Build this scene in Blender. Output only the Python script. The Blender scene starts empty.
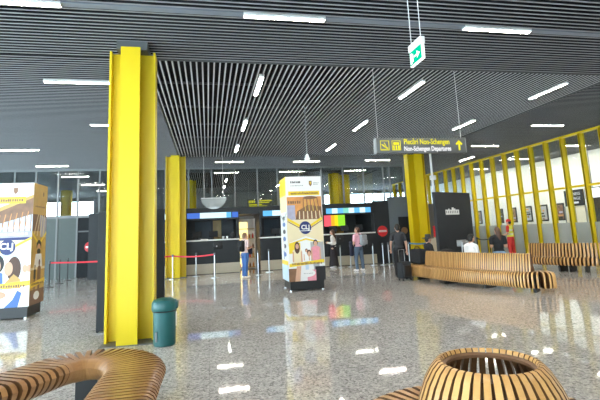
import bpy, bmesh, math, random
import numpy as np
from mathutils import Vector, Matrix
random.seed(7)
SC = bpy.context.scene
COL = SC.collection
PI = math.pi

# ------------------------------------------------------------------ materials
MATS = {}
def nodes_of(name):
    m = bpy.data.materials.new(name); m.use_nodes = True
    nt = m.node_tree; nt.nodes.clear()
    out = nt.nodes.new('ShaderNodeOutputMaterial')
    return m, nt, out
def pbr(name, col, rough=.5, metal=0., spec=.5, noise=0., nscale=8., bump=0., stretch=None, coat=0.):
    m, nt, out = nodes_of(name)
    b = nt.nodes.new('ShaderNodeBsdfPrincipled')
    b.inputs['Base Color'].default_value = (*col, 1)
    b.inputs['Roughness'].default_value = rough
    b.inputs['Metallic'].default_value = metal
    b.inputs['Specular IOR Level'].default_value = spec
    b.inputs['Coat Weight'].default_value = coat
    tc = nt.nodes.new('ShaderNodeTexCoord')
    nz = nt.nodes.new('ShaderNodeTexNoise'); nz.inputs['Scale'].default_value = nscale
    nz.inputs['Detail'].default_value = 4
    if stretch:
        mp = nt.nodes.new('ShaderNodeMapping'); mp.inputs['Scale'].default_value = stretch
        nt.links.new(tc.outputs['Object'], mp.inputs[0]); nt.links.new(mp.outputs[0], nz.inputs['Vector'])
    else:
        nt.links.new(tc.outputs['Object'], nz.inputs['Vector'])
    if noise > 0:
        mx = nt.nodes.new('ShaderNodeMix'); mx.data_type = 'RGBA'
        mx.inputs[6].default_value = (*[c*(1-noise) for c in col], 1)
        mx.inputs[7].default_value = (*[min(1, c*(1+noise)) for c in col], 1)
        nt.links.new(nz.outputs['Fac'], mx.inputs[0]); nt.links.new(mx.outputs[2], b.inputs['Base Color'])
    if bump > 0:
        bp = nt.nodes.new('ShaderNodeBump'); bp.inputs['Strength'].default_value = bump; bp.inputs['Distance'].default_value = .01
        nt.links.new(nz.outputs['Fac'], bp.inputs['Height']); nt.links.new(bp.outputs[0], b.inputs['Normal'])
    nt.links.new(b.outputs[0], out.inputs[0])
    MATS[name] = m
    return m
def emit(name, col, s):
    m, nt, out = nodes_of(name)
    e = nt.nodes.new('ShaderNodeEmission'); e.inputs[0].default_value = (*col, 1); e.inputs[1].default_value = s
    nt.links.new(e.outputs[0], out.inputs[0]); MATS[name] = m; return m
def glass(name, tint, refl=1.0, body=0.0, bodycol=(.5, .5, .5)):
    m, nt, out = nodes_of(name)
    tr = nt.nodes.new('ShaderNodeBsdfTransparent'); tr.inputs[0].default_value = (*tint, 1)
    gl = nt.nodes.new('ShaderNodeBsdfGlossy'); gl.inputs['Roughness'].default_value = .02
    fr = nt.nodes.new('ShaderNodeFresnel'); geo = nt.nodes.new('ShaderNodeNewGeometry')
    ior = nt.nodes.new('ShaderNodeMath'); ior.operation = 'MULTIPLY_ADD'; ior.inputs[1].default_value = 1/1.45-1.45; ior.inputs[2].default_value = 1.45
    nt.links.new(geo.outputs['Backfacing'], ior.inputs[0]); nt.links.new(ior.outputs[0], fr.inputs[0])
    ml = nt.nodes.new('ShaderNodeMath'); ml.operation = 'MULTIPLY'; ml.inputs[1].default_value = refl
    nt.links.new(fr.outputs[0], ml.inputs[0])
    mx = nt.nodes.new('ShaderNodeMixShader')
    nt.links.new(ml.outputs[0], mx.inputs[0]); nt.links.new(gl.outputs[0], mx.inputs[2])
    if body > 0:
        df = nt.nodes.new('ShaderNodeBsdfDiffuse'); df.inputs[0].default_value = (*bodycol, 1)
        tl = nt.nodes.new('ShaderNodeBsdfTranslucent'); tl.inputs[0].default_value = (*bodycol, 1)
        m0 = nt.nodes.new('ShaderNodeMixShader'); m0.inputs[0].default_value = .4
        nt.links.new(df.outputs[0], m0.inputs[1]); nt.links.new(tl.outputs[0], m0.inputs[2])
        m2 = nt.nodes.new('ShaderNodeMixShader'); m2.inputs[0].default_value = body
        nt.links.new(tr.outputs[0], m2.inputs[1]); nt.links.new(m0.outputs[0], m2.inputs[2])
        nt.links.new(m2.outputs[0], mx.inputs[1])
    else:
        nt.links.new(tr.outputs[0], mx.inputs[1])
    nt.links.new(mx.outputs[0], out.inputs[0]); MATS[name] = m; return m

def terrazzo():
    m, nt, out = nodes_of('polished_terrazzo')
    N, L = nt.nodes, nt.links
    b = N.new('ShaderNodeBsdfPrincipled')
    tc = N.new('ShaderNodeTexCoord')
    def speck(scale, lo, hi, c0, c1):
        v = N.new('ShaderNodeTexVoronoi'); v.inputs['Scale'].default_value = scale
        L.new(tc.outputs['Object'], v.inputs['Vector'])
        w = N.new('ShaderNodeTexWhiteNoise'); L.new(v.outputs['Color'], w.inputs['Vector'])
        r = N.new('ShaderNodeMapRange'); r.inputs[1].default_value = lo; r.inputs[2].default_value = hi
        L.new(w.outputs['Value'], r.inputs[0]); return r
    a = speck(40, 0., 1., None, None); c = speck(95, 0., 1., None, None)
    big = N.new('ShaderNodeTexNoise'); big.inputs['Scale'].default_value = .55; big.inputs['Detail'].default_value = 5
    L.new(tc.outputs['Object'], big.inputs['Vector'])
    r1 = N.new('ShaderNodeValToRGB')
    e = r1.color_ramp.elements
    e[0].position = .0; e[0].color = (.09,.089,.089,1)
    e[1].position = 1.; e[1].color = (.95,.935,.91,1)
    for p, cl in ((.14, (.21,.208,.206,1)), (.3, (.45,.445,.44,1)), (.8, (.64,.634,.626,1))):
        q = e.new(p); q.color = cl
    L.new(a.outputs[0], r1.inputs[0])
    r2 = N.new('ShaderNodeValToRGB'); e = r2.color_ramp.elements
    e[0].color = (.26,.257,.254,1); e[1].color = (.75,.743,.734,1)
    L.new(c.outputs[0], r2.inputs[0])
    mx = N.new('ShaderNodeMix'); mx.data_type = 'RGBA'; mx.inputs[0].default_value = .5
    L.new(r1.outputs[0], mx.inputs[6]); L.new(r2.outputs[0], mx.inputs[7])
    m2 = N.new('ShaderNodeMix'); m2.data_type = 'RGBA'; m2.blend_type = 'MULTIPLY'; m2.inputs[0].default_value = .3
    br = N.new('ShaderNodeMapRange'); br.inputs[1].default_value = .3; br.inputs[2].default_value = .7; br.inputs[3].default_value = .7; br.inputs[4].default_value = 1.1
    L.new(big.outputs['Fac'], br.inputs[0])
    L.new(mx.outputs[2], m2.inputs[6]); L.new(br.outputs[0], m2.inputs[7])
    # pour joints
    bk = N.new('ShaderNodeTexBrick'); bk.offset = 0; bk.inputs['Scale'].default_value = 1
    bk.inputs['Brick Width'].default_value = 3.8; bk.inputs['Row Height'].default_value = 3.8; bk.inputs['Mortar Size'].default_value = .006
    bk.inputs['Color1'].default_value = (1, 1, 1, 1); bk.inputs['Color2'].default_value = (.95, .95, .95, 1); bk.inputs['Mortar'].default_value = (.82, .82, .82, 1)
    L.new(tc.outputs['Object'], bk.inputs['Vector'])
    m3 = N.new('ShaderNodeMix'); m3.data_type = 'RGBA'; m3.blend_type = 'MULTIPLY'; m3.inputs[0].default_value = 1
    L.new(m2.outputs[2], m3.inputs[6]); L.new(bk.outputs['Color'], m3.inputs[7])
    L.new(m3.outputs[2], b.inputs['Base Color'])
    b.inputs['Roughness'].default_value = .04
    b.inputs['IOR'].default_value = 1.52
    n2 = N.new('ShaderNodeTexNoise'); n2.inputs['Scale'].default_value = 2.3; n2.inputs['Detail'].default_value = 3
    L.new(tc.outputs['Object'], n2.inputs['Vector'])
    bp = N.new('ShaderNodeBump'); bp.inputs['Strength'].default_value = .012; bp.inputs['Distance'].default_value = .02
    L.new(n2.outputs['Fac'], bp.inputs['Height']); L.new(bp.outputs[0], b.inputs['Normal'])
    L.new(b.outputs[0], out.inputs[0]); MATS['terrazzo'] = m
terrazzo()

def wood(name, c0, c1, rough=.32):
    m, nt, out = nodes_of(name); N, L = nt.nodes, nt.links
    b = N.new('ShaderNodeBsdfPrincipled'); b.inputs['Roughness'].default_value = rough; b.inputs['Coat Weight'].default_value = .15
    g = N.new('ShaderNodeNewGeometry')
    tc = N.new('ShaderNodeTexCoord')
    nz = N.new('ShaderNodeTexNoise'); nz.inputs['Scale'].default_value = 9; nz.inputs['Detail'].default_value = 6; nz.inputs['Distortion'].default_value = 1.5
    mp = N.new('ShaderNodeMapping'); mp.inputs['Scale'].default_value = (1.2, 1.2, 5)
    L.new(tc.outputs['Object'], mp.inputs[0]); L.new(mp.outputs[0], nz.inputs['Vector'])
    mt = N.new('ShaderNodeMath'); mt.operation = 'MULTIPLY_ADD'; mt.inputs[1].default_value = .55; mt.inputs[2].default_value = 0
    L.new(g.outputs['Random Per Island'], mt.inputs[0])
    ad = N.new('ShaderNodeMath'); ad.operation = 'MULTIPLY_ADD'; ad.inputs[1].default_value = .5
    L.new(nz.outputs['Fac'], ad.inputs[0]); L.new(mt.outputs[0], ad.inputs[2])
    mx = N.new('ShaderNodeMix'); mx.data_type = 'RGBA'
    mx.inputs[6].default_value = (*c0, 1); mx.inputs[7].default_value = (*c1, 1)
    L.new(ad.outputs[0], mx.inputs[0]); L.new(mx.outputs[2], b.inputs['Base Color'])
    L.new(b.outputs[0], out.inputs[0]); MATS[name] = m

wood('oak_shade', (.095, .038, .011), (.18, .078, .025), .5)  # bench slat sides darkened to paint in the shade of the gaps
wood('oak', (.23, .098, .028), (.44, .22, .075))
wood('oak_light', (.46, .225, .068), (.70, .40, .145))
pbr('yellow_paint', (.72, .53, .008), .42, noise=.04, nscale=3, spec=.3)
pbr('slat_shade', (.024, .026, .031), .5, spec=.15, noise=.05, nscale=4)  # slat sides darkened against pale bottoms, imitating shade between the slats
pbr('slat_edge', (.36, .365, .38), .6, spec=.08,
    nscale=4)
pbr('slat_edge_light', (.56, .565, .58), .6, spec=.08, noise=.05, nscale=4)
pbr('plenum', (.012, .013, .016), .9)
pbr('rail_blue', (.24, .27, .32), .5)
pbr('black_panel', (.020, .022, .025), .65, spec=.12, noise=.15, nscale=3)
pbr('charcoal', (.036, .039, .043), .65, spec=.15, noise=.1, nscale=4)
pbr('counter_black', (.026, .029, .032), .45, spec=.25, noise=.2, nscale=2)
pbr('dark_grey', (.09, .095, .10), .5, noise=.08)
pbr('grey_panel', (.115, .135, .132), .7, spec=.12, noise=.05)
pbr('blue_grey_panel', (.11, .135, .165), .5, noise=.06)
pbr('mid_grey', (.30, .31, .31), .45, noise=.06)
pbr('beige_kick', (.44, .385, .29), .35, noise=.12, nscale=3, stretch=(1, 1, 6))
pbr('worktop_white', (.80, .80, .79), .3)
pbr('white', (.80, .80, .79), .5)
pbr('wall_white', (.80, .78, .73), .7, noise=.03)
pbr('wall_cream', (.72, .66, .54), .7, noise=.04)
pbr('steel', (.46, .47, .48), .28, metal=1., noise=.06, nscale=12)
pbr('frame_grey', (.22, .23, .235), .5, spec=.25)
pbr('black', (.012, .012, .013), .45)
pbr('rubber', (.018, .018, .019), .7)
pbr('red', (.62, .02, .025), .4)
pbr('belt_red', (.70, .03, .05), .6)
pbr('belt_blue', (.05, .28, .62), .6)
pbr('teal_plastic', (.008, .095, .095), .38, noise=.1, nscale=5)
pbr('teal_dark', (.006, .06, .065), .45)
pbr('cardboard', (.60, .45, .26), .7, noise=.08)
pbr('navy', (.02, .035, .16), .45)
pbr('poster_white', (.83, .82, .80), .35)
pbr('poster_cream', (.80, .68, .44), .35, noise=.06, nscale=2)
pbr('poster_yellow', (.86, .62, .03), .35)
pbr('poster_gold', (.58, .36, .09), .35, noise=.25, nscale=4)
pbr('poster_brown', (.22, .11, .055), .4, noise=.5, nscale=7)
pbr('poster_orange', (.68, .30, .09), .4, noise=.35, nscale=8)
pbr('poster_lilac', (.42, .40, .52), .4, noise=.3, nscale=6)
pbr('poster_pink', (.78, .30, .36), .4, noise=.2, nscale=9)
pbr('poster_sky', (.55, .68, .80), .4, noise=.12, nscale=4)
pbr('poster_black', (.015, .014, .016), .4)
pbr('poster_skin', (.66, .37, .24), .4)
pbr('poster_blue', (.06, .16, .45), .4)
pbr('poster_grey', (.42, .42, .42), .4)
pbr('skin', (.60, .34, .24), .5, noise=.06)
pbr('eye', (.03, .02, .015), .2)
pbr('lip', (.42, .15, .13), .4)
pbr('hair_black', (.012, .010, .009), .5, noise=.4, nscale=60, bump=.4)
pbr('hair_brown', (.085, .038, .020), .5, noise=.4, nscale=60, bump=.4)
pbr('hair_light', (.20, .12, .06), .5, noise=.3, nscale=60, bump=.4)
def cloth(n, c, r=.85): pbr(n, c, r, noise=.14, nscale=14, bump=.35)
cloth('cloth_white', (.78, .76, .75)); cloth('cloth_pale_pink', (.80, .62, .62)); cloth('cloth_pink', (.80, .42, .50))
cloth('cloth_black', (.014, .014, .016)); cloth('cloth_charcoal', (.035, .036, .042)); cloth('denim', (.05, .13, .34)); cloth('denim_grey', (.09, .13, .19))
cloth('denim_light', (.26, .40, .58)); cloth('cloth_grey', (.30, .31, .33)); cloth('cloth_red', (.66, .045, .04)); cloth('vest_yellow', (.78, .82, .12))
cloth('cloth_navy', (.015, .018, .04)); cloth('skirt_dark', (.022, .018, .022)); pbr('vest_band', (.7, .7, .68), .3)
emit('lamp', (1., .91, .78), 66.)
emit('lamp_cool', (1., .95, .88), 26.)
emit('display_blue', (.14, .50, .92), .62)
emit('display_pale', (.62, .90, 1.), .72)
emit('display_green', (.25, .75, .6), .55)
emit('display_deep', (.05, .12, .42), .9)
emit('screen_pink', (.9, .12, .16), .6); emit('screen_orange', (.95, .45, .03), .6); emit('screen_yellow', (.85, .75, .02), .6); emit('screen_green', (.3, .75, .04), .6)
emit('shop_glow', (1., .74, .30), 1.0)
emit('exit_green', (.0, .42, .24), .9); emit('exit_white', (.85, 1., .95), 1.0)
emit('sign_yellow', (.80, .74, .03), .6); emit('sign_white', (.9, .9, .9), .6)
emit('hanging_screen', (.85, .92, 1.), 1.6)
pbr('sign_grey', (.12, .125, .125), .45)
pbr('sign_yellow_paint', (.75, .72, .02), .4)
glass('clear_glass', (.86, .90, .89), 1.)
glass('tinted_glass', (.78, .82, .82), 1.6)
glass('frost_glass', (.75, .8, .79), .8, body=.72, bodycol=(.44, .47, .46))
glass('haze_glass', (.85, .88, .88), 1.0, body=.38, bodycol=(.72, .75, .75))
M = MATS

# ------------------------------------------------------------------ mesh builder
class MB:
    def __init__(s): s.v = []; s.f = []; s.m = []; s.mi = 0; s.mats = []
    def use(s, name):
        if name not in s.mats: s.mats.append(name)
        s.mi = s.mats.index(name); return s
    def add(s, vs, fs):
        o = len(s.v); s.v += [tuple(v) for v in vs]
        for f in fs: s.f.append(tuple(i+o for i in f)); s.m.append(s.mi)
        return s
    def box(s, x0, x1, y0, y1, z0, z1, rz=0, c=None):
        vs = [(x, y, z) for z in (z0, z1) for x, y in ((x0, y0), (x1, y0), (x1, y1), (x0, y1))]
        if rz:
            cx, cy = c if c else ((x0+x1)/2, (y0+y1)/2); ca, sa = math.cos(rz), math.sin(rz)
            vs = [(cx+(x-cx)*ca-(y-cy)*sa, cy+(x-cx)*sa+(y-cy)*ca, z) for x, y, z in vs]
        return s.add(vs, [(3, 2, 1, 0), (4, 5, 6, 7), (0, 1, 5, 4), (1, 2, 6, 5), (2, 3, 7, 6), (3, 0, 4, 7)])
    def rbox(s, x0, x1, y0, y1, z0, z1, r=.01, n=2):
        bm = bmesh.new(); bmesh.ops.create_cube(bm, size=1)
        for v in bm.verts: v.co = ((x0+x1)/2+v.co.x*(x1-x0), (y0+y1)/2+v.co.y*(y1-y0), (z0+z1)/2+v.co.z*(z1-z0))
        bmesh.ops.bevel(bm, geom=bm.edges[:], offset=r, segments=n, affect='EDGES', profile=.5)
        return s.bm(bm)
    def bm(s, bm):
        bm.verts.index_update()
        s.add([v.co[:] for v in bm.verts], [[v.index for v in f.verts] for f in bm.faces]); bm.free(); return s
    def frustum(s, p0, p1, r0, r1, n=16, cap=True):
        p0, p1 = Vector(p0), Vector(p1); d = (p1-p0).normalized()
        a = d.orthogonal().normalized(); b = d.cross(a)
        vs = []
        for p, r in ((p0, r0), (p1, r1)):
            for i in range(n):
                t = 2*PI*i/n; vs.append(p+(a*math.cos(t)+b*math.sin(t))*r)
        fs = [(i, (i+1) % n, n+(i+1) % n, n+i) for i in range(n)]
        if cap: fs += [tuple(range(n-1, -1, -1)), tuple(range(n, 2*n))]
        return s.add(vs, fs)
    def cyl(s, p0, p1, r, n=16): return s.frustum(p0, p1, r, r, n)
    def lathe(s, c, prof, n=24, ring=False):
        vs = []; k = len(prof)
        for i in range(n):
            t = 2*PI*i/n
            for r, z in prof: vs.append((c[0]+r*math.cos(t), c[1]+r*math.sin(t), c[2]+z))
        fs = [(i*k+j, ((i+1) % n)*k+j, ((i+1) % n)*k+j+1, i*k+j+1) for i in range(n) for j in range(k-1)]
        if ring: fs += [(i*k+k-1, ((i+1) % n)*k+k-1, ((i+1) % n)*k, i*k) for i in range(n)]
        else: fs += [tuple(i*k for i in range(n-1, -1, -1)), tuple(i*k+k-1 for i in range(n))]
        return s.add(vs, fs)
    def ell(s, c, r, n=14, m=9):
        vs = [(c[0], c[1], c[2]-r[2])]
        for j in range(1, m):
            ph = -PI/2+PI*j/m
            for i in range(n):
                t = 2*PI*i/n; vs.append((c[0]+r[0]*math.cos(ph)*math.cos(t), c[1]+r[1]*math.cos(ph)*math.sin(t), c[2]+r[2]*math.sin(ph)))
        vs.append((c[0], c[1], c[2]+r[2])); fs = []
        for i in range(n):
            fs.append((0, 1+(i+1) % n, 1+i))
            for j in range(m-2): fs.append((1+j*n+i, 1+j*n+(i+1) % n, 1+(j+1)*n+(i+1) % n, 1+(j+1)*n+i))
            fs.append((1+(m-2)*n+i, 1+(m-2)*n+(i+1) % n, len(vs)-1))
        return s.add(vs, fs)
    def tube(s, pts, r, n=8):
        pts = [Vector(p) for p in pts]; rings = []
        for i, p in enumerate(pts):
            d = ((pts[min(i+1, len(pts)-1)]-pts[max(i-1, 0)])).normalized()
            a = d.cross(Vector((0, 0, 1)))
            if a.length < .05: a = d.cross(Vector((0, 1, 0)))
            a.normalize(); b = d.cross(a)
            rings.append([p+(a*math.cos(2*PI*k/n)+b*math.sin(2*PI*k/n))*r for k in range(n)])
        vs = [v for q in rings for v in q]
        fs = [(i*n+k, i*n+(k+1) % n, (i+1)*n+(k+1) % n, (i+1)*n+k) for i in range(len(pts)-1) for k in range(n)]
        fs += [tuple(range(n-1, -1, -1)), tuple((len(pts)-1)*n+k for k in range(n))]
        return s.add(vs, fs)
    def prism(s, poly, fn, d):
        """poly in 2D, fn(u,v,w)->3D, extruded w from 0 to d"""
        n = len(poly); vs = [fn(u, v, 0) for u, v in poly]+[fn(u, v, d) for u, v in poly]
        return s.add(vs, [tuple(range(n-1, -1, -1)), tuple(range(n, 2*n))]+[(i, (i+1) % n, n+(i+1) % n, n+i) for i in range(n)])
    def build(s, name, parent=None, loc=(0, 0, 0), smooth=True, mat=None):
        me = bpy.data.meshes.new(name); me.from_pydata(s.v, [], s.f)
        for n in s.mats: me.materials.append(M[n])
        me.polygons.foreach_set('material_index', s.m)
        bm = bmesh.new(); bm.from_mesh(me); bmesh.ops.recalc_face_normals(bm, faces=bm.faces); bm.to_mesh(me); bm.free()
        if smooth:
            me.polygons.foreach_set('use_smooth', [True]*len(me.polygons)); me.set_sharp_from_angle(angle=math.radians(35))
        me.update()
        o = bpy.data.objects.new(name, me); COL.objects.link(o); o.location = loc
        if parent: o.parent = parent
        return o
def mb(mat): return MB().use(mat)

def tag(o, label, cat, group=None, kind=None):
    o['label'] = label; o['category'] = cat
    if group: o['group'] = group
    if kind: o['kind'] = kind
    return o
def thing(name, label, cat, loc=(0, 0, 0), rz=0, group=None):
    o = bpy.data.objects.new(name, None); COL.objects.link(o)
    o.location = loc; o.rotation_euler = (0, 0, rz); o.empty_display_size = .1
    return tag(o, label, cat, group)
def dup(root, loc, rz=None, label=None, group=None):
    r = root.copy(); COL.objects.link(r); r.location = loc
    if rz is not None: r.rotation_euler = (0, 0, rz)
    if label: r['label'] = label
    if group: r['group'] = group
    def rec(a, b):
        for ch in list(a.children):
            c = ch.copy(); COL.objects.link(c); c.parent = b; rec(ch, c)
    rec(root, r)
    return r
def struct(o): o['kind'] = 'structure'; return o
def lettering(name, text, size, mat, parent, loc, rot, align='LEFT', ext=.002, sx=1., bold=0.):
    cu = bpy.data.curves.new(name, 'FONT'); cu.body = text; cu.size = size; cu.extrude = ext; cu.align_x = align; cu.align_y = 'CENTER'; cu.offset = bold; cu.resolution_u = 4
    t = bpy.data.objects.new(name+'_curve', cu); COL.objects.link(t)
    bpy.context.view_layer.update()
    me = bpy.data.meshes.new_from_object(t.evaluated_get(bpy.context.evaluated_depsgraph_get()))
    bpy.data.objects.remove(t); bpy.data.curves.remove(cu)
    me.materials.clear(); me.materials.append(M[mat])
    o = bpy.data.objects.new(name, me); COL.objects.link(o)
    o.location = loc; o.rotation_euler = rot; o.scale = (sx, 1, 1)
    if parent: o.parent = parent
    return o

# ------------------------------------------------------------------ camera
f_px, pp_y = 439.0, 165.0
Rr = ((0.9781047961, -0.2031241048, -0.0452946556), (0.0131333552, -0.1569652960, 0.9875167902), (0.2076981530, 0.9664897795, 0.1508608078))
cd = bpy.data.cameras.new('camera'); cam = bpy.data.objects.new('camera', cd); COL.objects.link(cam)
mw = Matrix(((Rr[0][0], Rr[1][0], -Rr[2][0], 0), (Rr[0][1], Rr[1][1], -Rr[2][1], 0), (Rr[0][2], Rr[1][2], -Rr[2][2], 1.6), (0, 0, 0, 1)))
cam.matrix_world = mw
cd.sensor_width = 36; cd.sensor_fit = 'HORIZONTAL'; cd.lens = f_px/600*36
cd.shift_y = -(200-pp_y)/600; cd.clip_start = .05; cd.clip_end = 200
SC.camera = cam

# ------------------------------------------------------------------ setting
XL, XR, YB, YF, ZC = -15., 19., -9., 37., 5.0
struct(mb('terrazzo').box(XL-1, XR+1, YB-1, YF+1, -.2, 0).build('floor', smooth=False))
ceil = struct(mb('plenum').box(XL-1, XR+1, YB-1, YF+1, 5.55, 5.7).build('ceiling', smooth=False))
PITCH, SW, SH = .116, .030, .085
def slats(along, x0, x1, y0, y1, skip=()):
    b = MB()
    def sl(x_0, x_1, y_0, y_1):
        b.use('slat_shade').box(x_0, x_1, y_0, y_1, ZC+.006, ZC+SH); b.use('slat_edge' if along == 'X' else 'slat_edge_light').box(x_0, x_1, y_0, y_1, ZC, ZC+.006)
    if along == 'X':
        n = int((y1-y0)/PITCH)
        for i in range(n):
            y = y0+(i+.5)*PITCH
            sl(x0, x1, y-SW/2, y+SW/2)
    else:
        n = int((x1-x0)/PITCH)
        for i in range(n):
            x = x0+(i+.5)*PITCH
            sl(x-SW/2, x+SW/2, y0, y1)
    o = b.build('slat_panel', ceil, smooth=False); return o
FX0, FX1, FY0, FY1 = -1.16, 9.82, 8.42, 19.15
slats('X', XL, XR, -3, FY0-.02)
slats('X', XL, FX0-.02, FY0, YF)
slats('X', FX1+.02, XR, FY0, YF)
slats('Y', FX0, FX1, FY0, FY1)
slats('X', FX0, FX1, FY1+.04, 24.2)
slats('Y', FX0, FX1, 24.3, YF-1)
# carrier rails above the slats, and the light trunk
b = mb('dark_grey')
for y in (10, 11.9, 13.8, 15.7, 17.6): b.box(FX0, FX1, y-.02, y+.02, ZC+SH, ZC+SH+.05)
for x in (-12, -9, -6, -3, 0, 3, 6, 9, 12, 15): b.box(x-.02, x+.02, -3, FY0, ZC+SH, ZC+SH+.05)
b.build('carrier_rail', ceil, smooth=False)
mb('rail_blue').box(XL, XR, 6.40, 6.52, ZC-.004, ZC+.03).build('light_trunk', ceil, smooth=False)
b = mb('dark_grey').box(FX0-.02, FX1+.02, FY0-.03, FY0+.0, ZC-.01, ZC+.12)
b.box(FX0-.03, FX0, FY0, FY1, ZC-.005, ZC+.12).box(FX1, FX1+.03, FY0, FY1, ZC-.005, ZC+.12).box(FX0, FX1, FY1, FY1+.04, ZC-.01, ZC+.12)
b.build('edge_strip', ceil, smooth=False)

def window_wall(name, axis, pos, a0, a1, zs, step, sill=.0):
    """mullioned daylight wall: opaque header, glazed below"""
    fr = MB().use('frame_grey')
    def bx(m, u0, u1, t0, t1, z0, z1):
        if axis == 'X': m.box(pos+t0, pos+t1, u0, u1, z0, z1)
        else: m.box(u0, u1, pos+t0, pos+t1, z0, z1)
    for z0, z1 in zs: bx(fr, a0, a1, -.08, .08, z0, z1)
    n = int((a1-a0)/step)
    for i in range(n+1):
        u = a0+(a1-a0)*i/n; bx(fr, u-.05, u+.05, -.06, .06, 0, 5.6)
    o = struct(fr.build(name, smooth=False))
    g = MB().use('clear_glass'); bx(g, a0, a1, -.01, .01, .12, 5.0)
    g.build('pane', o, smooth=False)
    return o
window_wall('wall_left', 'X', XL, YB, 22, ((0, .12), (2.7, 2.82), (4.4, 5.6)), 2.)
window_wall('wall_back', 'Y', YB, XL, XR, ((0, .12), (2.7, 2.82), (4.6, 5.6)), 2.)
window_wall('wall_far', 'Y', YF, XL, XR, ((0, 2.4), (4.7, 5.6)), 2.2)
struct(mb('mid_grey').box(-8.7, 7.2, YF-.12, YF-.09, 0, 5.55).build('wall_far_panel', smooth=False))
struct(mb('mid_grey').box(1.5, XR, YB+.1, YB+.2, 0, 5.55).build('wall_back_light_block', smooth=False))  # unseen panel added to block daylight from the right rear
struct(mb('mid_grey').box(XL-.1, XL+.1, 22, YF, 0, 5.6).build('wall_left_far', smooth=False))
wr = MB().use('wall_white').box(XR-.1, XR+.15, YB, YF, 0, 5.55)
wr = struct(wr.build('wall_right', smooth=False))
struct(mb('charcoal').box(XR-.12, XR-.1, YB, YF, 0, .12).build('baseboard_right', smooth=False))

# ceiling lights ----------------------------------------------------
def make_light(lab):
    t = thing('ceiling_light', lab, 'ceiling light', (0, 0, ZC), 0, 'linear ceiling lights')
    b = mb('white'); b.box(-.66, .66, -.055, -.042, -.02, .06).box(-.66, .66, .042, .055, -.02, .06).box(-.66, -.645, -.042, .042, -.02, .06).box(.645, .66, -.042, .042, -.02, .06).box(-.645, .645, -.042, .042, .045, .06)
    b.build('housing', t, smooth=False)
    mb('lamp').box(-.645, .645, -.048, .048, -.016, -.002).build('diffuser', t, smooth=False)
    return t
HALF = PI/2
LIGHTS = [
 (-2.68, 6.45, 0, 'linear ceiling light cut by the top edge in the left corner of the photo'),
 (1.25, 6.45, 0, 'crosswise ceiling light at the top centre, just before the slats change direction'),
 (5.08, 6.45, 0, 'crosswise ceiling light near the top, right of the hanging green exit sign'),
 (1.20, 9.78, HALF, 'lengthwise ceiling light of the lengthwise slats, nearest on the left row'),
 (1.17, 13.5, HALF, 'lengthwise ceiling light, second along the left row of the lengthwise slats'),
 (1.17, 17.25, HALF, 'lengthwise ceiling light, third and farthest along the left row of the lengthwise slats'),
 (5.03, 9.78, HALF, 'lengthwise ceiling light, nearest of the middle row, right of centre'),
 (4.98, 13.45, HALF, 'lengthwise ceiling light above the printed pillar, second of the middle row'),
 (5.00, 17.1, HALF, 'short looking lengthwise ceiling light farthest on the middle row'),
 (8.84, 9.6, HALF, 'lengthwise ceiling light at the right edge of the lengthwise slats, nearest one'),
 (8.66, 13.25, HALF, 'lengthwise ceiling light just above the right end of the departures sign'),
 (-2.68, 9.78, 0, 'crosswise ceiling light left of the big yellow column, nearest one'),
 (-2.67, 13.52, 0, 'crosswise ceiling light half hidden behind the big yellow column'),
 (-6.62, 17.3, 0, 'crosswise ceiling light at the left picture edge above the terminal billboard'),
 (-6.70, 21.04, 0, 'crosswise ceiling light just before the glass wall on the left'),
 (-6.70, 24.56, 0, 'crosswise ceiling light seen through the left glass wall, nearest behind it'),
 (-6.70, 28.3, 0, 'crosswise ceiling light seen through the left glass wall, second behind it'),
 (-6.70, 32.0, 0, 'crosswise ceiling light seen through the left glass wall, third behind it'),
 (-4.3, 26.4, 0, 'crosswise ceiling light behind the left glass wall, beside the big column'),
 (-4.3, 30.2, 0, 'crosswise ceiling light behind the left glass wall, farther beside the big column'),
 (12.0, 13.22, 0, 'crosswise ceiling light above the yellow framed glass screen, nearest one'),
 (12.0, 16.9, 0, 'crosswise ceiling light right of the departures sign arrow'),
 (13.28, 20.35, HALF, 'lengthwise ceiling light under the right end of the departures sign'),
 (1.04, 20.42, 0, 'crosswise ceiling light above the first counter, before the glass'),
 (4.75, 20.55, 0, 'crosswise ceiling light above the printed pillar, before the glass'),
 (8.36, 20.4, 0, 'crosswise ceiling light left of the right hand yellow column, before the glass'),
 (1.04, 23.95, 0, 'crosswise ceiling light behind the glass above the first counter'),
 (4.6, 23.95, 0, 'crosswise ceiling light behind the glass beside the printed pillar'),
 (8.4, 23.95, 0, 'crosswise ceiling light behind the glass near the right hand yellow column'),
 (1.17, 27.5, HALF, 'lengthwise ceiling light far behind the glass, left row, nearest'),
 (1.17, 31.2, HALF, 'lengthwise ceiling light far behind the glass, left row, farthest'),
 (5.0, 27.5, HALF, 'lengthwise ceiling light far behind the glass, middle row, nearest'),
 (5.0, 31.2, HALF, 'lengthwise ceiling light far behind the glass, middle row, farthest'),
 (8.7, 27.5, HALF, 'lengthwise ceiling light far behind the glass, right row'),
 (16.6, 13.2, 0, 'crosswise ceiling light behind the yellow framed screen, nearest on the right'),
 (16.6, 16.9, 0, 'crosswise ceiling light behind the yellow framed screen, second one'),
 (16.6, 20.6, 0, 'crosswise ceiling light behind the yellow framed screen, third one'),
 (16.6, 24.3, 0, 'crosswise ceiling light behind the yellow framed screen, farthest one'),
]
L0 = make_light(LIGHTS[0][3])
for i, (x, y, r, lab) in enumerate(LIGHTS):
    if i == 0: L0.location = (x, y, ZC-.012); L0.rotation_euler = (0, 0, r)
    else: dup(L0, (x, y, ZC-.012), r, lab)
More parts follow.
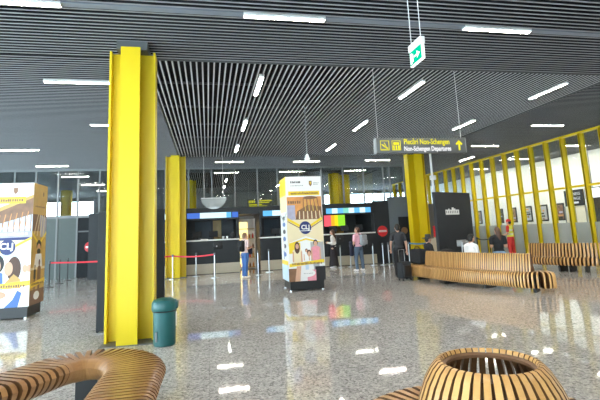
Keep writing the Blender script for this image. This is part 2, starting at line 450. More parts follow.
# more of the same rows overhead and behind the camera (lamps the hall has)
for x, y in ((-6.5, 6.45), (8.9, 6.45), (-6.5, 2.2), (-2.68, 2.2), (1.25, 2.2), (5.08, 2.2), (8.9, 2.2), (-6.5, -2), (1.25, -2), (5.08, -2), (12.7, 6.45), (-6.62, 9.78), (-6.62, 13.52), (-10.5, 9.78), (-10.5, 17.3), (12.0, 9.78)):
    dup(L0, (x, y, ZC-.012), 0, 'linear ceiling light overhead, in front of the photographed part of the hall')

# ------------------------------------------------------------------ columns
def column(loc, lab, tot=.78, h=4.98, fw=.34):
    t = thing('steel_column', lab, 'column', loc); t['kind'] = 'thing'
    hb = tot/2; ft = .035; w = fw/2
    b = mb('yellow_paint')
    b.box(-w, w, -hb, -hb+ft, 0, h).box(-w, w, hb-ft, hb, 0, h).box(-.02, .02, -hb+ft, hb-ft, 0, h)
    b.build('beam_web', t, smooth=False)
    b = mb('yellow_paint')
    b.box(-hb, -hb+ft, -w, w, 0, h).box(hb-ft, hb, -w, w, 0, h).box(-hb+ft, -.02, -.02, .02, 0, h).box(.02, hb-ft, -.02, .02, 0, h)
    b.build('cross_beam', t, smooth=False)
    b = mb('dark_grey').box(-hb-.03, hb+.03, -hb-.03, hb+.03, 0, .012)
    b.build('base_plate', t, smooth=False)
    if h < 4.9: mb('dark_grey').box(-.25, .25, -.25, .25, h, 4.99).build('head_block', t, smooth=False)
    return t
column((-1.235, 7.83, 0), 'large yellow steel column rising beside the teal bin', .75, 4.83, .31)
column((-1.28, 18.98, 0), 'slim looking yellow steel column standing before the left end of the counters', .80, fw=.35)
column((9.58, 18.93, 0), 'yellow steel column behind the curved bench, under the departures sign', .84, fw=.40)
column((-1.0, 27.3, 0), 'yellow steel column behind the glass, peeking out beside the counter column', .7)
column((7.45, 25.2, 0), 'yellow steel column behind the glass, left of a pair above the counters', .60)
column((8.30, 25.9, 0), 'yellow steel column behind the glass, right of a pair above the counters', .60)
column((-9.0, 31.2, 0), 'distant yellow steel column behind the left glass wall', .60)
column((-5.6, 33.5, 0), 'farthest yellow steel column behind the left glass wall, beside the black board', .60)

# ------------------------------------------------------------------ glass wall over the counters
GY = 22.3
wf = MB().use('frame_grey')
for z0, z1 in ((2.72, 2.84), (4.92, 5.02)): wf.box(XL, 10.7, GY-.04, GY+.04, z0, z1)
for x in (-12.5, -11.5, -10.5, -9.6, -8.64, -7.75, -6.8, -5.94, -5.0, -4.0, -3.0, -2.0, -.9, .23, 1.37, 2.52, 3.55, 4.7, 5.91, 7.1, 8.24, 9.38, 9.75, 10.6):
    wf.box(x-.035, x+.035, GY-.05, GY+.05, 2.8 if x > -5 else 0, 5.02)
w1 = struct(wf.build('window_1', smooth=False))
mb('tinted_glass').box(XL, 10.7, GY-.008, GY+.008, 2.8, 4.95).build('pane', w1, smooth=False)
struct(mb('grey_panel').box(XL, -5.98, GY-.02, GY+.02, 0, 2.74).build('wall_partition', smooth=False))
d = struct(mb('black_panel').box(-5.9, -4.3, GY-.03, GY+.03, 0, 2.72).build('door_1', smooth=False))
mb('dark_grey').box(-5.12, -5.08, GY-.05, GY-.03, 0, 2.7).box(-5.9, -4.3, GY-.05, GY-.03, 2.05, 2.12).build('frame', d, smooth=False)
mb('steel').cyl((-5.2, GY-.09, 1.0), (-5.2, GY-.09, 1.3), .015).cyl((-5.2, GY-.03, 1.05), (-5.2, GY-.09, 1.05), .01).cyl((-5.2, GY-.03, 1.25), (-5.2, GY-.09, 1.25), .01).build('handle', d)

# ------------------------------------------------------------------ counters
CY = 19.6
def counter(x0, x1, lab, disp, extra=None):
    t = thing('service_counter', lab, 'counter', ((x0+x1)/2, CY, 0), 0, 'service counters along the far side'); cx = (x0+x1)/2; w = (x1-x0)/2
    mb('counter_black').box(-w, w, 0, .08, .44, 1.40).box(-w, w, .08, .5, .0, .44).build('front_panel', t, smooth=False)
    mb('beige_kick').box(-w, w, .0, .07, 0.02, .435).build('kick_plate', t, smooth=False)
    mb('worktop_white').rbox(-w, w, -.05, .62, 1.40, 1.455, .008).build('worktop', t)
    for q in (-w, w-.12): mb('counter_black').box(q, q+.12, .1, 2.5, 0, 2.8).build('side_wall', t, smooth=False)
    mb('dark_grey').box(-w+.12, w-.12, 2.35, 2.45, 0, 2.8).build('rear_wall', t, smooth=False)
    b = mb('blue_grey_panel').box(-w+.5, -w+1.25, 2.30, 2.345, 1.0, 2.3); b.use('poster_gold').box(-w+1.35, -w+1.75, 2.30, 2.345, 1.2, 2.35)
    b.build('rear_panel', t, smooth=False)
    mb('counter_black').box(-w, w, -.02, 2.5, 2.62, 2.82).box(-w, w, .0, .1, 2.3, 2.36).build('canopy', t, smooth=False)
    db = mb('black').box(-w+.02, w-.02, .0, .1, 2.36, 2.62); dd = db.build('display', t, smooth=False)
    sc = MB()
    for (a, c, mm) in disp: sc.use(mm).box(a-cx, c-cx, -.012, 0, 2.375, 2.61)
    sc.build('screen', dd, smooth=False)
    return t
def seg(x0, x1, cols):
    n = len(cols); return [(x0+(x1-x0)*i/n, x0+(x1-x0)*(i+1)/n, c) for i, c in enumerate(cols)]
counter(-3.6, -1.2, 'black service counter mostly hidden behind the big yellow column', seg(-3.4, -1.5, ['display_pale']*2))
counter(-1.1, 1.36, 'black service counter with pale blue display, left of the lit shelf gap', seg(-.86, -.32, ['display_deep']*2)+seg(-.32, .6, ['display_pale', 'display_pale', 'display_pale'])+seg(.6, 1.02, ['display_pale', 'display_blue'])+seg(1.06, 1.32, ['display_deep']))
counter(2.25, 4.72, 'black service counter half hidden by the printed pillar, right of the lit shelf gap', seg(2.42, 4.5, ['display_blue', 'display_pale', 'display_pale', 'display_blue', 'display_pale']))
counter(5.1, 7.66, 'black service counter with a rainbow screen inside, right of the printed pillar', seg(5.34, 7.5, ['display_blue', 'display_pale', 'display_blue', 'display_green', 'display_pale', 'display_blue', 'display_pale', 'display_blue']))
# lit shelf in the gap
t = thing('display_shelf', 'brightly lit golden shelf in the gap between two black counters', 'shelf', (1.8, 21.4, 0))
mb('white').box(-.44, .44, .3, .36, 0, 2.35).box(-.44, -.40, -.1, .3, 0, 2.35).box(.40, .44, -.1, .3, 0, 2.35).build('cabinet', t, smooth=False)
for z in (.05, .5, .95, 1.4, 1.85): mb('cardboard').box(-.40, .40, -.08, .28, z, z+.03).build('shelf_board', t, smooth=False)
mb('shop_glow').box(-.40, .10, .28, .3, .1, 2.2).build('light_panel', t, smooth=False)
for i in range(4):
    for k in range(5):
        z = (.08, .53, .98, 1.43)[i]; x = -.32+k*.16
        c = ['red', 'poster_gold', 'white', 'poster_brown', 'poster_orange'][(i*2+k) % 5]; hh = .2+.03*((k*7+i) % 3)
        tag(mb(c).lathe((1.8+x, 21.42, z), [(.035, 0), (.04, .03), (.04, hh*.6), (.016, hh*.8), (.016, hh)], 10).build('bottle'), 'small bottle or pack on the brightly lit shelf between the counters', 'bottle', 'goods on the lit shelf')
struct(mb('counter_black').box(1.36, 2.25, CY+.0, CY+2.5, 2.5, 2.82).build('trim_1', smooth=False))
struct(mb('counter_black').box(4.72, 5.1, CY+.05, CY+2.5, 0, 2.82).build('wall_pier', smooth=False))
struct(mb('counter_black').box(7.66, 8.42, CY+.05, CY+.2, 0, 2.9).box(-5, -3.6, CY+.9, CY+1.1, 0, 2.8).build('wall_counter', smooth=False))
struct(mb('blue_grey_panel').box(8.42, 9.52, CY+.02, CY+.2, 0, 3.06).build('wall_side', smooth=False))
struct(mb('dark_grey').box(9.52, 14.3, GY-.06, GY+.06, 0, 2.8).build('wall_end', smooth=False))
# rainbow screen inside the third counter
t = thing('rainbow_screen', 'wide screen in rainbow colours inside the counter right of the printed pillar', 'screen', (5.95, 20.4, 1.455))
mb('black').box(-.56, .56, .0, .05, .08, .76).build('bezel', t, smooth=False)
b = MB()
for i, c in enumerate(('screen_pink', 'screen_pink', 'screen_orange', 'screen_yellow', 'screen_green', 'screen_green')): b.use(c).box(-.52+i*.1733, -.52+(i+1)*.1733, -.006, 0, .11, .73)
b.build('display', t, smooth=False)
mb('black').box(-.2, .2, -.06, .1, -.25, -.235).box(-.03, .03, .01, .04, -.235, .08).build('stand', t, smooth=False)
t.location.z = 1.455+.25-.015-.0
tb = struct(mb('counter_black').box(5.22, 7.54, 20.22, 21.3, 1.38, 1.455).build('trim_2', smooth=False))
# silhouettes of monitors and clutter on worktops
def monitor(x, lab):
    t = thing('desk_monitor', lab, 'monitor', (x, 20.0, 1.455))
    mb('black').box(-.1, .1, -.07, .07, 0, .012).box(-.015, .015, -.01, .01, .012, .14).build('stand', t, smooth=False)
    mb('charcoal').rbox(-.19, .19, -.02, .02, .1, .36, .008).build('screen_back', t)
monitor(-.45, 'dark desk monitor at the left end of the first counter top')
monitor(.25, 'dark desk monitor in the middle of the first counter top')
monitor(3.0, 'dark desk monitor on the counter beside the printed pillar')
monitor(5.75, 'dark desk monitor at the left before the rainbow screen')
monitor(6.3, 'dark desk monitor at the right before the rainbow screen')
monitor(7.0, 'dark desk monitor at the right end of the rainbow screen counter')
for x, lab in ((.66, 'small white cup on the first counter, left of two'), (.83, 'small white cup on the first counter, right of two')):
    tag(mb('white').lathe((x, 19.75, 1.455), [(.035, 0), (.05, .1), (.05, .12), (.04, .12), (.03, .02)], 12).build('paper_cup'), lab, 'cup')
tag(mb('white').rbox(-.3, .02, 19.68, 19.9, 1.455, 1.49, .004).build('paper_stack'), 'stack of white papers lying on the first counter top', 'papers')
tag(mb('black').rbox(1.0, 1.16, 19.7, 19.8, 1.455, 1.72, .01).build('card_terminal'), 'small black terminal at the right end of the first counter', 'terminal')
t = thing('speech_unit', 'black intercom box with a white dot on the first counter front', 'intercom', (.42, CY, 1.18))
mb('black').rbox(-.2, .2, -.09, 0, -.13, .13, .01).build('case', t); mb('white').cyl((-.05, -.10, -.02), (-.05, -.085, -.02), .03).build('dot', t)
t = thing('speech_unit', 'black box on the counter front beside the person in pink', 'intercom', (5.9, CY, 1.22))
mb('black').rbox(-.16, .16, -.09, 0, -.15, .15, .01).build('case', t); mb('dark_grey').cyl((0, -.10, 0), (0, -.085, 0), .03).build('dot', t)
# no-entry signs
def noentry(x, y, z, r, lab):
    t = thing('no_entry_sign', lab, 'sign', (x, y, z))
    mb('red').cyl((0, 0, 0), (0, -.012, 0), r, 32).build('disc', t)
    mb('white').box(-r*.78, r*.78, -.016, -.012, -r*.17, r*.17).build('bar', t, smooth=False)
    mb('red').box(-r*.6, r*.6, -.0175, -.016, -r*.03, r*.03).build('lettering_line', t, smooth=False)
noentry(-5.33, GY-.06, 1.36, .25, 'round red no-entry sign on the black door at left')
noentry(8.04, CY+.05, 1.47, .25, 'round red no-entry sign on the dark wall right of the counters')
t = thing('dark_notice_panel', 'tall black panel with a dim red round sign beside the right yellow column', 'panel', (9.2, CY-.02, 0))
mb('black_panel').box(-.35, .3, -.04, .0, 0, 2.1).build('panel', t, smooth=False)
mb('poster_brown').cyl((-.1, -.04, 1.45), (-.1, -.05, 1.45), .16, 24).build('disc', t)

# ------------------------------------------------------------------ yellow framed glass screen on the right
t = thing('yellow_glass_screen', 'long glass screen with yellow steel fins and frosted lower band along the right side', 'glass screen', (14.4, 0, 0)); t['kind'] = 'thing'
ys = []
y = 10.55
while y < 33: ys.append(y); y += .93 if y < 24 else 1.1
for y in ys:
    b = mb('yellow_paint').box(-.11, .11, y-.03, y+.03, 0, 4.98).box(-.11, -.085, y-.05, y+.05, 0, 4.98).box(.085, .11, y-.05, y+.05, 0, 4.98)
    b.build('fin', t, smooth=False)
mb('yellow_paint').box(-.12, .12, ys[0]-.1, ys[-1]+.1, 4.94, 5.06).build('top_rail', t, smooth=False)
mb('yellow_paint').box(.0, .10, ys[0]-.1, ys[-1]+.1, 2.86, 2.94).build('transom', t, smooth=False)
mb('clear_glass').box(.05, .062, ys[0]-.1, ys[-1]+.1, 1.48, 4.94).build('glass_pane', t, smooth=False)
mb('frost_glass').box(.05, .062, ys[0]-.1, ys[-1]+.1, .02, 1.48).build('frosted_band', t, smooth=False)
# lounge wall behind it
POST = [(28.15, 'poster_brown', 'dark framed picture on the lounge wall, nearest the grey board'), (25.83, 'poster_black', 'narrow framed picture on the lounge wall, second from the grey board'),
        (24.55, 'poster_brown', 'brown framed picture on the lounge wall, behind the red capped worker'), (23.2, 'poster_grey', 'grey framed picture on the lounge wall, fourth from the grey board'),
        (21.95, 'poster_grey', 'grey framed picture on the lounge wall, fifth from the grey board'), (20.75, 'poster_brown', 'brown framed picture on the lounge wall beside the lounge sign')]
for y, c, lab in POST:
    t = thing('framed_picture', lab, 'picture', (XR-.1, y, 2.05), 0, 'pictures on the lounge wall')
    mb('black').box(-.03, 0, -.34, .34, -.47, .47).build('frame', t, smooth=False)
    b = mb(c).box(-.034, -.03, -.25, .25, -.38, .38)
    for k in range(5): b.use(['poster_brown', 'poster_black', 'poster_black', 'poster_orange', 'poster_lilac'][(k+int(y*3)) % 5]).box(-.0355, -.034, random.uniform(-.24, 0), random.uniform(.02, .24), -.37+k*.15, -.37+k*.15+random.uniform(.05, .12))
    b.build('print', t, smooth=False)
t = thing('lounge_sign', 'dark wall sign with white lounge lettering behind the yellow framed screen', 'sign', (XR-.1, 19.65, 2.72))
mb('charcoal').box(-.06, 0, -.62, .62, -.42, .42).build('panel', t, smooth=False)
lettering('lettering', 'BUSINESS', .21, 'sign_white', t, (-.062, .0, .2), (HALF, 0, -HALF), 'CENTER')
lettering('lettering', 'LOUNGE', .21, 'sign_white', t, (-.062, .0, -.04), (HALF, 0, -HALF), 'CENTER')
mb('sign_white').box(-.064, -.06, -.28, .1, -.3, -.2).build('arrow_plate', t, smooth=False)
d = struct(mb('wall_cream').box(XR-.16, XR-.1, 19.0, 20.3, 0, 2.25).build('door_2', smooth=False))
mb('frame_grey').box(XR-.18, XR-.16, 19.62, 19.68, 0, 2.25).box(XR-.18, XR-.16, 18.95, 19.02, 0, 2.3).box(XR-.18, XR-.16, 20.28, 20.35, 0, 2.3).build('frame', d, smooth=False)
struct(mb('charcoal').box(XR-.2, XR-.1, 13.5, 18.8, 1.9, 3.15).box(XR-.16, XR-.1, 16.5, 18.8, 0, 1.9).build('trim_3', smooth=False))
t = thing('information_screen', 'pale lit screen hanging behind the yellow framed glass at far right', 'screen', (17.0, 16.62, 2.75), .2)
mb('black').box(-.04, .04, -.36, .36, -.24, .24).build('bezel', t, smooth=False)
mb('hanging_screen').box(-.045, -.04, -.33, .33, -.21, .21).build('display', t, smooth=False)
mb('frame_grey').cyl((0, 0, .24), (0, 0, 2.25), .02).build('hanger', t)

# ------------------------------------------------------------------ boards
t = thing('advertising_board', 'tall black board standing just behind the big yellow column', 'board', (-1.38, 8.75, 0))
mb('charcoal').rbox(-.58, .58, -.05, .05, .0, 2.13, .006).build('panel', t)
mb('mid_grey').box(-.52, -.25, -.2, .2, 0, .02).box(.3, .62, -.2, .2, 0, .02).build('foot', t, smooth=False)
bx, by, bang = 8.95, 14.85, math.atan2(.97, 2.13)
t = thing('grey_display_board', 'wide dark grey board with a small white label behind the seated people', 'board', (bx, by, 0), bang)
mb('charcoal').rbox(-1.14, 1.02, -.06, .06, 0, 2.8, .008).build('panel', t)
b = mb('poster_white').box(-.60, .22, -.066, -.06, 1.98, 2.16)
for x0, x1, z1 in ((-.42, -.36, 2.2), (-.22, -.1, 2.24), (-.15, .0, 2.2)): b.box(x0, x1, -.066, -.06, 2.1, z1)
b.build('label', t, smooth=False)
b = mb('charcoal')
for k in range(7): b.box(-.56+k*.11, -.53+k*.11, -.0675, -.066, 2.03, 2.12)
b.build('lettering_marks', t, smooth=False)

# ------------------------------------------------------------------ teal bin
t = thing('litter_bin', 'teal plastic litter bin with lid at the foot of the big yellow column', 'bin', (-.665, 7.3, 0))
mb('teal_plastic').lathe((0, 0, 0), [(.15, 0), (.165, .02), (.170, .45), (.172, .50), (.16, .505)], 28).build('body', t)
mb('black').lathe((0, 0, .495), [(.178, 0), (.182, .01), (.178, .02), (.16, .021)], 28).build('collar', t)
lid = mb('teal_plastic').lathe((0, 0, .515), [(.186, 0), (.192, .02), (.188, .11), (.165, .15), (.10, .175), (.02, .18)], 28).build('lid', t)
mb('teal_dark').rbox(.10, .205, -.09, .09, .53, .64, .02).build('flap', lid)
mb('white').box(.165, .176, -.02, .05, .27, .47).build('sticker', t, smooth=False)
mb('mid_grey').box(-.12, -.095, -.155, -.135, .08, .22).build('hinge_plate', t, smooth=False)

# ------------------------------------------------------------------ exit sign
t = thing('exit_sign', 'small green and white exit sign hanging from two rods under the slats', 'exit sign', (2.66, 4.92, 3.86))
mb('white').rbox(-.035, .035, -.17, .17, .005, .10, .008).build('casing', t)
s = mb('exit_white').box(-.02, .02, -.165, .165, -.19, .005).build('luminous_panel', t, smooth=False)
b = mb('exit_green')
for sx in (-1, 1):
    x0, x1 = sorted((sx*.021, sx*.024)); b.box(x0, x1, -.155, .155, -.178, .0)
b.build('green_field', s, smooth=False)
fn = lambda sx: (lambda u, v, w: (sx*(.0245+w), u, v))
for sx in (-1, 1):
    b = mb('exit_white')
    b.prism([(.04, -.078), (-.04, -.078), (-.04, -.04), (-.12, -.09), (-.04, -.14), (-.04, -.102), (.04, -.102)], fn(sx), .002)
    b.prism([(.095, -.165), (.14, -.165), (.14, -.02), (.095, -.02)], fn(sx), .002)
    b.prism([(.06, -.04), (.08, -.04), (.08, -.15), (.06, -.15)], fn(sx), .002)
    b.build('pictogram', s, smooth=False)
mb('white').cyl((0, -.13, .12), (0, -.13, 1.19), .0055, 8).build('hanging_rod', t); mb('white').cyl((0, .13, .12), (0, .13, 1.19), .0055, 8).build('hanging_rod', t)

# ------------------------------------------------------------------ departures sign
def departures(loc, lab, text=True):
    t = thing('hanging_sign', lab, 'sign', loc)
    mb('sign_grey').rbox(-1.04, 1.04, -.06, .06, -.16, .16, .006).build('casing', t)
    mb('mid_grey').box(-1.05, -1.03, -.065, .065, -.165, .165).box(1.03, 1.05, -.065, .065, -.165, .165).build('end_cap', t, smooth=False)
    y = -.064
    p = mb('sign_yellow')
    def fr(x0, x1, z0, z1, w):
        p.box(x0, x1, y, y+.003, z1-w, z1).box(x0, x1, y, y+.003, z0, z0+w).box(x0, x0+w, y, y+.003, z0+w, z1-w).box(x1-w, x1, y, y+.003, z0+w, z1-w)
    fr(-.95, -.75, -.105, .105, .014)
    g = lambda u, v, w: (u, y+w, v)
    p.prism([(-.93, .03), (-.91, .03), (-.88, .015), (-.82, -.03), (-.78, -.05), (-.775, -.065), (-.80, -.07), (-.86, -.035), (-.90, -.005)], g, .003)   # aircraft taking off
    p.prism([(-.87, .06), (-.85, .055), (-.80, -.035), (-.83, -.015)], g, .003)
    p.prism([(-.93, -.085), (-.77, -.085), (-.77, -.075), (-.93, -.075)], g, .003)
    p.build('pictogram', t, smooth=False); p = mb('sign_yellow'); fr(-.69, -.49, -.105, .105, .014)
    p.box(-.655, -.525, y, y+.003, .01, .07).box(-.665, -.63, y, y+.003, -.09, -.0).box(-.61, -.575, y, y+.003, -.09, -.0).box(-.555, -.515, y, y+.003, -.09, -.0)
    p.build('pictogram', t, smooth=False); p = mb('sign_yellow')
    p.prism([(.82, .0), (.79, .03), (.875, .115), (.96, .03), (.93, .0), (.895, .035), (.895, -.11), (.855, -.11), (.855, .035)], g, .003)
    p.build('arrow', t, smooth=False)
    lettering('lettering', 'Plecări Non-Schengen', .165, 'sign_yellow', t, (-.42, y, .075), (HALF, 0, 0), sx=.72, bold=.003)
    lettering('lettering', 'Non-Schengen Departures', .14, 'sign_white', t, (-.42, y, -.075), (HALF, 0, 0), sx=.72, bold=.003)
    mb('white').cyl((-.97, 0, .16), (-.97, 0, 1.72), .0055, 8).build('hanging_rod', t); mb('white').cyl((.97, 0, .16), (.97, 0, 1.72), .0055, 8).build('hanging_rod', t)
    return t
departures((4.50, 8.52, 3.31), 'long grey hanging sign with yellow and white non-Schengen departures lettering and arrow')
# second sign beyond the glass
t = thing('hanging_sign', 'dark sign with yellow lines far behind the glass above the counters', 'sign', (3.2, 27, 3.45))
mb('sign_grey').box(-.8, .8, -.05, .05, -.26, .26).build('casing', t, smooth=False)
b = mb('sign_yellow')
for i in range(4): b.box(-.72+i*.1, -.65+i*.1, -.055, -.05, .04, .2)
b.box(-.2, .7, -.055, -.05, .14, .2).box(-.2, .55, -.055, -.05, .03, .09).box(-.7, .1, -.055, -.05, -.1, -.04).box(-.7, .4, -.055, -.05, -.2, -.14)
b.build('lettering_line', t, smooth=False)
mb('white').cyl((-.7, 0, .26), (-.7, 0, 1.6), .0055, 8).build('hanging_rod', t); mb('white').cyl((.7, 0, .26), (.7, 0, 1.6), .0055, 8).build('hanging_rod', t)

# hanging devices
t = thing('pendant_camera', 'white device hanging on a thin pole above the printed pillar', 'camera', (2.68, 11.5, 3.47))
mb('white').lathe((0, 0, 0), [(.02, 0), (.05, .03), (.055, .10), (.045, .2), (.02, .22)], 16).build('head', t)
mb('white').rbox(-.07, .07, -.04, .04, .05, .12, .01).build('lens_bar', t)
mb('frame_grey').cyl((0, 0, .2), (0, 0, 1.56), .014, 10).build('pole', t)
t = thing('half_round_panel', 'translucent half-round panel hanging before the glass above the first counter', 'hanging panel', (.27, 19.1, 3.2))
pts = [(.53*math.cos(PI+PI*i/20), .47*math.sin(PI+PI*i/20)) for i in range(21)]
mb('haze_glass').prism(pts, lambda u, v, w: (u, w, v), .02).build('panel', t)
mb('white').box(-.53, .53, -.005, .025, -.005, .015).build('top_edge', t, smooth=False)
mb('white').cyl((-.4, .01, 0), (-.4, .01, 1.85), .009, 6).build('hanging_rod', t); mb('white').cyl((.4, .01, 0), (.4, .01, 1.85), .009, 6).build('hanging_rod', t)

# white pole and extinguisher, cabinet
t = thing('white_pole', 'tall thin white pole between the right yellow column and the grey board', 'pole', (9.93, 18.0, 0))
mb('white').cyl((0, 0, 0), (0, 0, 4.99), .05, 14).build('shaft', t); mb('white').rbox(-.09, .15, -.08, .08, 3.65, 3.85, .01).build('junction_box', t); mb('frame_grey').cyl((0, 0, 0), (0, 0, .03), .12, 16).build('base', t)
t = thing('fire_extinguisher_stand', 'red fire extinguisher post at the foot of the white pole', 'fire extinguisher', (9.78, 17.7, 0))
mb('red').lathe((0, 0, .85), [(.02, 0), (.10, .02), (.11, .06), (.11, .5), (.07, .6), (.03, .64)], 18).build('cylinder', t)
mb('black').tube([(0, 0, 1.5), (.08, -.02, 1.52), (.14, -.04, 1.4), (.13, -.04, 1.1)], .014).cyl((0, 0, 1.48), (0, 0, 1.56), .03, 12).build('hose', t)
mb('red').box(-.14, .14, .06, .10, 0, 1.6).box(-.16, .16, -.14, .14, 0, .02).box(-.13, .13, -.12, .10, .82, .85).build('stand', t, smooth=False)
t = thing('beige_cabinet', 'beige cabinet behind the person in the black hat', 'cabinet', (9.45, 17.3, 0))
mb('cardboard').rbox(-.37, .37, -.2, .2, .03, 1.13, .01).build('body', t); mb('dark_grey').box(-.33, .33, -.17, .17, 0, .03).build('plinth', t, smooth=False)
mb('wall_cream').box(-.35, -.01, -.215, -.2, .07, 1.1).box(.01, .35, -.215, -.2, .07, 1.1).build('door', t, smooth=False)
mb('steel').cyl((-.05, -.23, .55), (-.05, -.23, .7), .008, 8).cyl((.05, -.23, .55), (.05, -.23, .7), .008, 8).build('handle', t)

# ------------------------------------------------------------------ stanchions
def stanchion(mat, h=.93):
    t = thing('stanchion', 'x', 'stanchion', (0, 0, 0))
    mb(mat).lathe((0, 0, 0), [(.16, 0), (.16, .012), (.05, .03), (.03, .04)], 24).build('base', t)
    mb(mat).cyl((0, 0, .03), (0, 0, h), .024, 14).build('post', t)
    mb('dark_grey').lathe((0, 0, h-.07), [(.038, 0), (.04, .01), (.04, .08), (.03, .09)], 16).build('head', t)
    return t
STS = [(.25, 17.75, 'steel', 'steel queue post holding the right end of the red belt'), (-1.36, 18.3, 'steel', 'steel queue post right in front of the yellow counter column'),
 (-.48, 18.9, 'steel', 'steel queue post between the yellow counter column and the first counter'),
 (1.94, 17.75, 'steel', 'steel queue post just right of the person with the black backpack'), (2.5, 18.7, 'steel', 'steel queue post left of the printed pillar, close to the counter'),
 (5.6, 18.6, 'steel', 'steel queue post between the two people right of the printed pillar'), (6.1, 18.75, 'steel', 'steel queue post left of the person in pink'),
 (7.15, 18.75, 'steel', 'steel queue post just right of the person in pink'), (7.6, 18.7, 'steel', 'steel queue post left of the right no-entry sign'),
 (7.95, 18.9, 'steel', 'steel queue post under the right no-entry sign'), (8.3, 18.8, 'steel', 'steel queue post left of the person in black, right one of a close pair'),
 (8.75, 18.5, 'steel', 'steel queue post right of the person in black, holding a blue belt'), (9.7, 18.2, 'steel', 'steel queue post at the foot of the right yellow column'),
 (-5.75, 18.2, 'black', 'black queue post holding the red belt beside the terminal billboard'), (-5.79, 19.5, 'black', 'black queue post behind the red belt, second at the grey wall'), (-5.86, 20.8, 'black', 'black queue post behind the red belt, nearest the black door'),
 (13.1, 19.9, 'black', 'black queue post close to the yellow framed screen, farther one'), (12.75, 18.4, 'black', 'black queue post close to the yellow framed screen, nearer one')]
S0 = {m: stanchion(m) for m in ('steel', 'black')}; used = set()
for x, y, m, lab in STS:
    if m not in used: o = S0[m]; o.location = (x, y, 0); o['label'] = lab; used.add(m)
    else: o = dup(S0[m], (x, y, 0), None, lab)
    o['group'] = 'queue posts'
def belt(p0, p1, mat, lab):
    p0, p1 = Vector(p0), Vector(p1); d = (p1-p0); n = 12; b = mb(mat)
    nrm = Vector((-d.y, d.x, 0)).normalized()*.003
    pts = [p0+d*i/n+Vector((0, 0, -.05*(1-(2*i/n-1)**2))) for i in range(n+1)]
    vs = []
    for p in pts:
        for s_, z in ((-1, -.028), (1, -.028), (1, .028), (-1, .028)): vs.append(p+nrm*s_+Vector((0, 0, z)))
    fs = [(i*4+k, i*4+(k+1) % 4, i*4+4+(k+1) % 4, i*4+4+k) for i in range(n) for k in range(4)]+[(0, 1, 2, 3), (n*4+3, n*4+2, n*4+1, n*4)]
    b.add(vs, fs); tag(b.build('queue_belt'), lab, 'belt')
belt((-5.71, 18.2, .89), (-1.40, 18.3, .89), 'belt_red', 'red queue belt stretched between the terminal billboard and the yellow columns')
belt((-1.32, 18.29, .89), (.21, 17.76, .89), 'belt_red', 'red queue belt in front of the first counter')
belt((8.79, 18.5, .89), (9.66, 18.21, .89), 'belt_blue', 'short blue queue belt beside the right yellow column')
belt((13.09, 19.86, .89), (12.76, 18.44, .89), 'black', 'black queue belt near the yellow framed screen')

# ------------------------------------------------------------------ printed pillars
def ellipse(cx, cz, rx, rz, n=20, a0=0, a1=2*PI): return [(cx+rx*math.cos(a0+(a1-a0)*i/n), cz+rz*math.sin(a0+(a1-a0)*i/n)) for i in range(n+(0 if abs(a1-a0-2*PI) < 1e-6 else 1))]
class Print:
    """flat artwork on a printed face: u 0..1 across, v 0..1 up, layered a hair apart"""
    def __init__(s, W, z0, z1, fn): s.b = MB(); s.W = W; s.z0 = z0; s.z1 = z1; s.fn = fn; s.l = 0
    def poly(s, mat, pts):
        s.l += 1; off = .001+.00014*s.l
        s.b.use(mat).prism([(min(1, max(0, u))*s.W, s.z0+min(1, max(0, v))*(s.z1-s.z0)) for u, v in pts], lambda u, v, w: s.fn(u, v, off-.0008+w), .0008)
    def rect(s, mat, u0, u1, v0, v1): s.poly(mat, [(u0, v0), (u1, v0), (u1, v1), (u0, v1)])
    def ell(s, mat, u, v, ru, rv, n=18): s.poly(mat, ellipse(u, v, ru, rv, n))
    def lines(s, mat, u0, u1, v, h, k, seed=1):
        rr = random.Random(seed); u = u0; ww = (u1-u0)/k
        for i in range(k):
            s.rect(mat, u, u+ww*rr.uniform(.55, .85), v, v+h*rr.uniform(.7, 1.)); u += ww
    def figure(s, u, v0, h, skin, hair, top, bottom, longhair=False):
        w = h*1.3
        s.poly(bottom, [(u-w*.16, v0), (u+w*.16, v0), (u+w*.2, v0+h*.5), (u-w*.2, v0+h*.5)])
        s.poly(top, [(u-w*.2, v0+h*.42), (u+w*.2, v0+h*.42), (u+w*.30, v0+h*.78), (u+w*.12, v0+h*.83), (u-w*.12, v0+h*.83), (u-w*.3, v0+h*.78)])
        s.poly(skin, [(u-w*.3, v0+h*.76), (u-w*.22, v0+h*.74), (u-w*.22, v0+h*.45), (u-w*.32, v0+h*.45)])
        s.poly(skin, [(u+w*.3, v0+h*.76), (u+w*.22, v0+h*.74), (u+w*.22, v0+h*.45), (u+w*.32, v0+h*.45)])
        if longhair: s.poly(hair, ellipse(u, v0+h*.86, w*.17, h*.17))
        s.ell(hair, u, v0+h*.92, w*.14, h*.09); s.ell(skin, u, v0+h*.895, w*.105, h*.075)
    def done(s, name, parent): return s.b.build(name, parent, smooth=False)

def pillar(x0, x1, y0, y1, h, lab):
    t = thing('printed_pillar', lab, 'advertising pillar', ((x0+x1)/2, (y0+y1)/2, 0)); w = (x1-x0)/2; d = (y1-y0)/2
    mb('black').box(-w+.04, w-.04, -d+.04, d-.04, .03, .26).build('plinth', t, smooth=False)
    mb('poster_white').rbox(-w, w, -d, d, .26, h, .004).build('body', t)
    for sx in (-1, 1):
        for sy in (-1, 1): mb('steel').cyl((sx*(w-.07), sy*(d-.07), 0), (sx*(w-.07), sy*(d-.07), .03), .04, 12).build('foot', t)
    return t, w, d
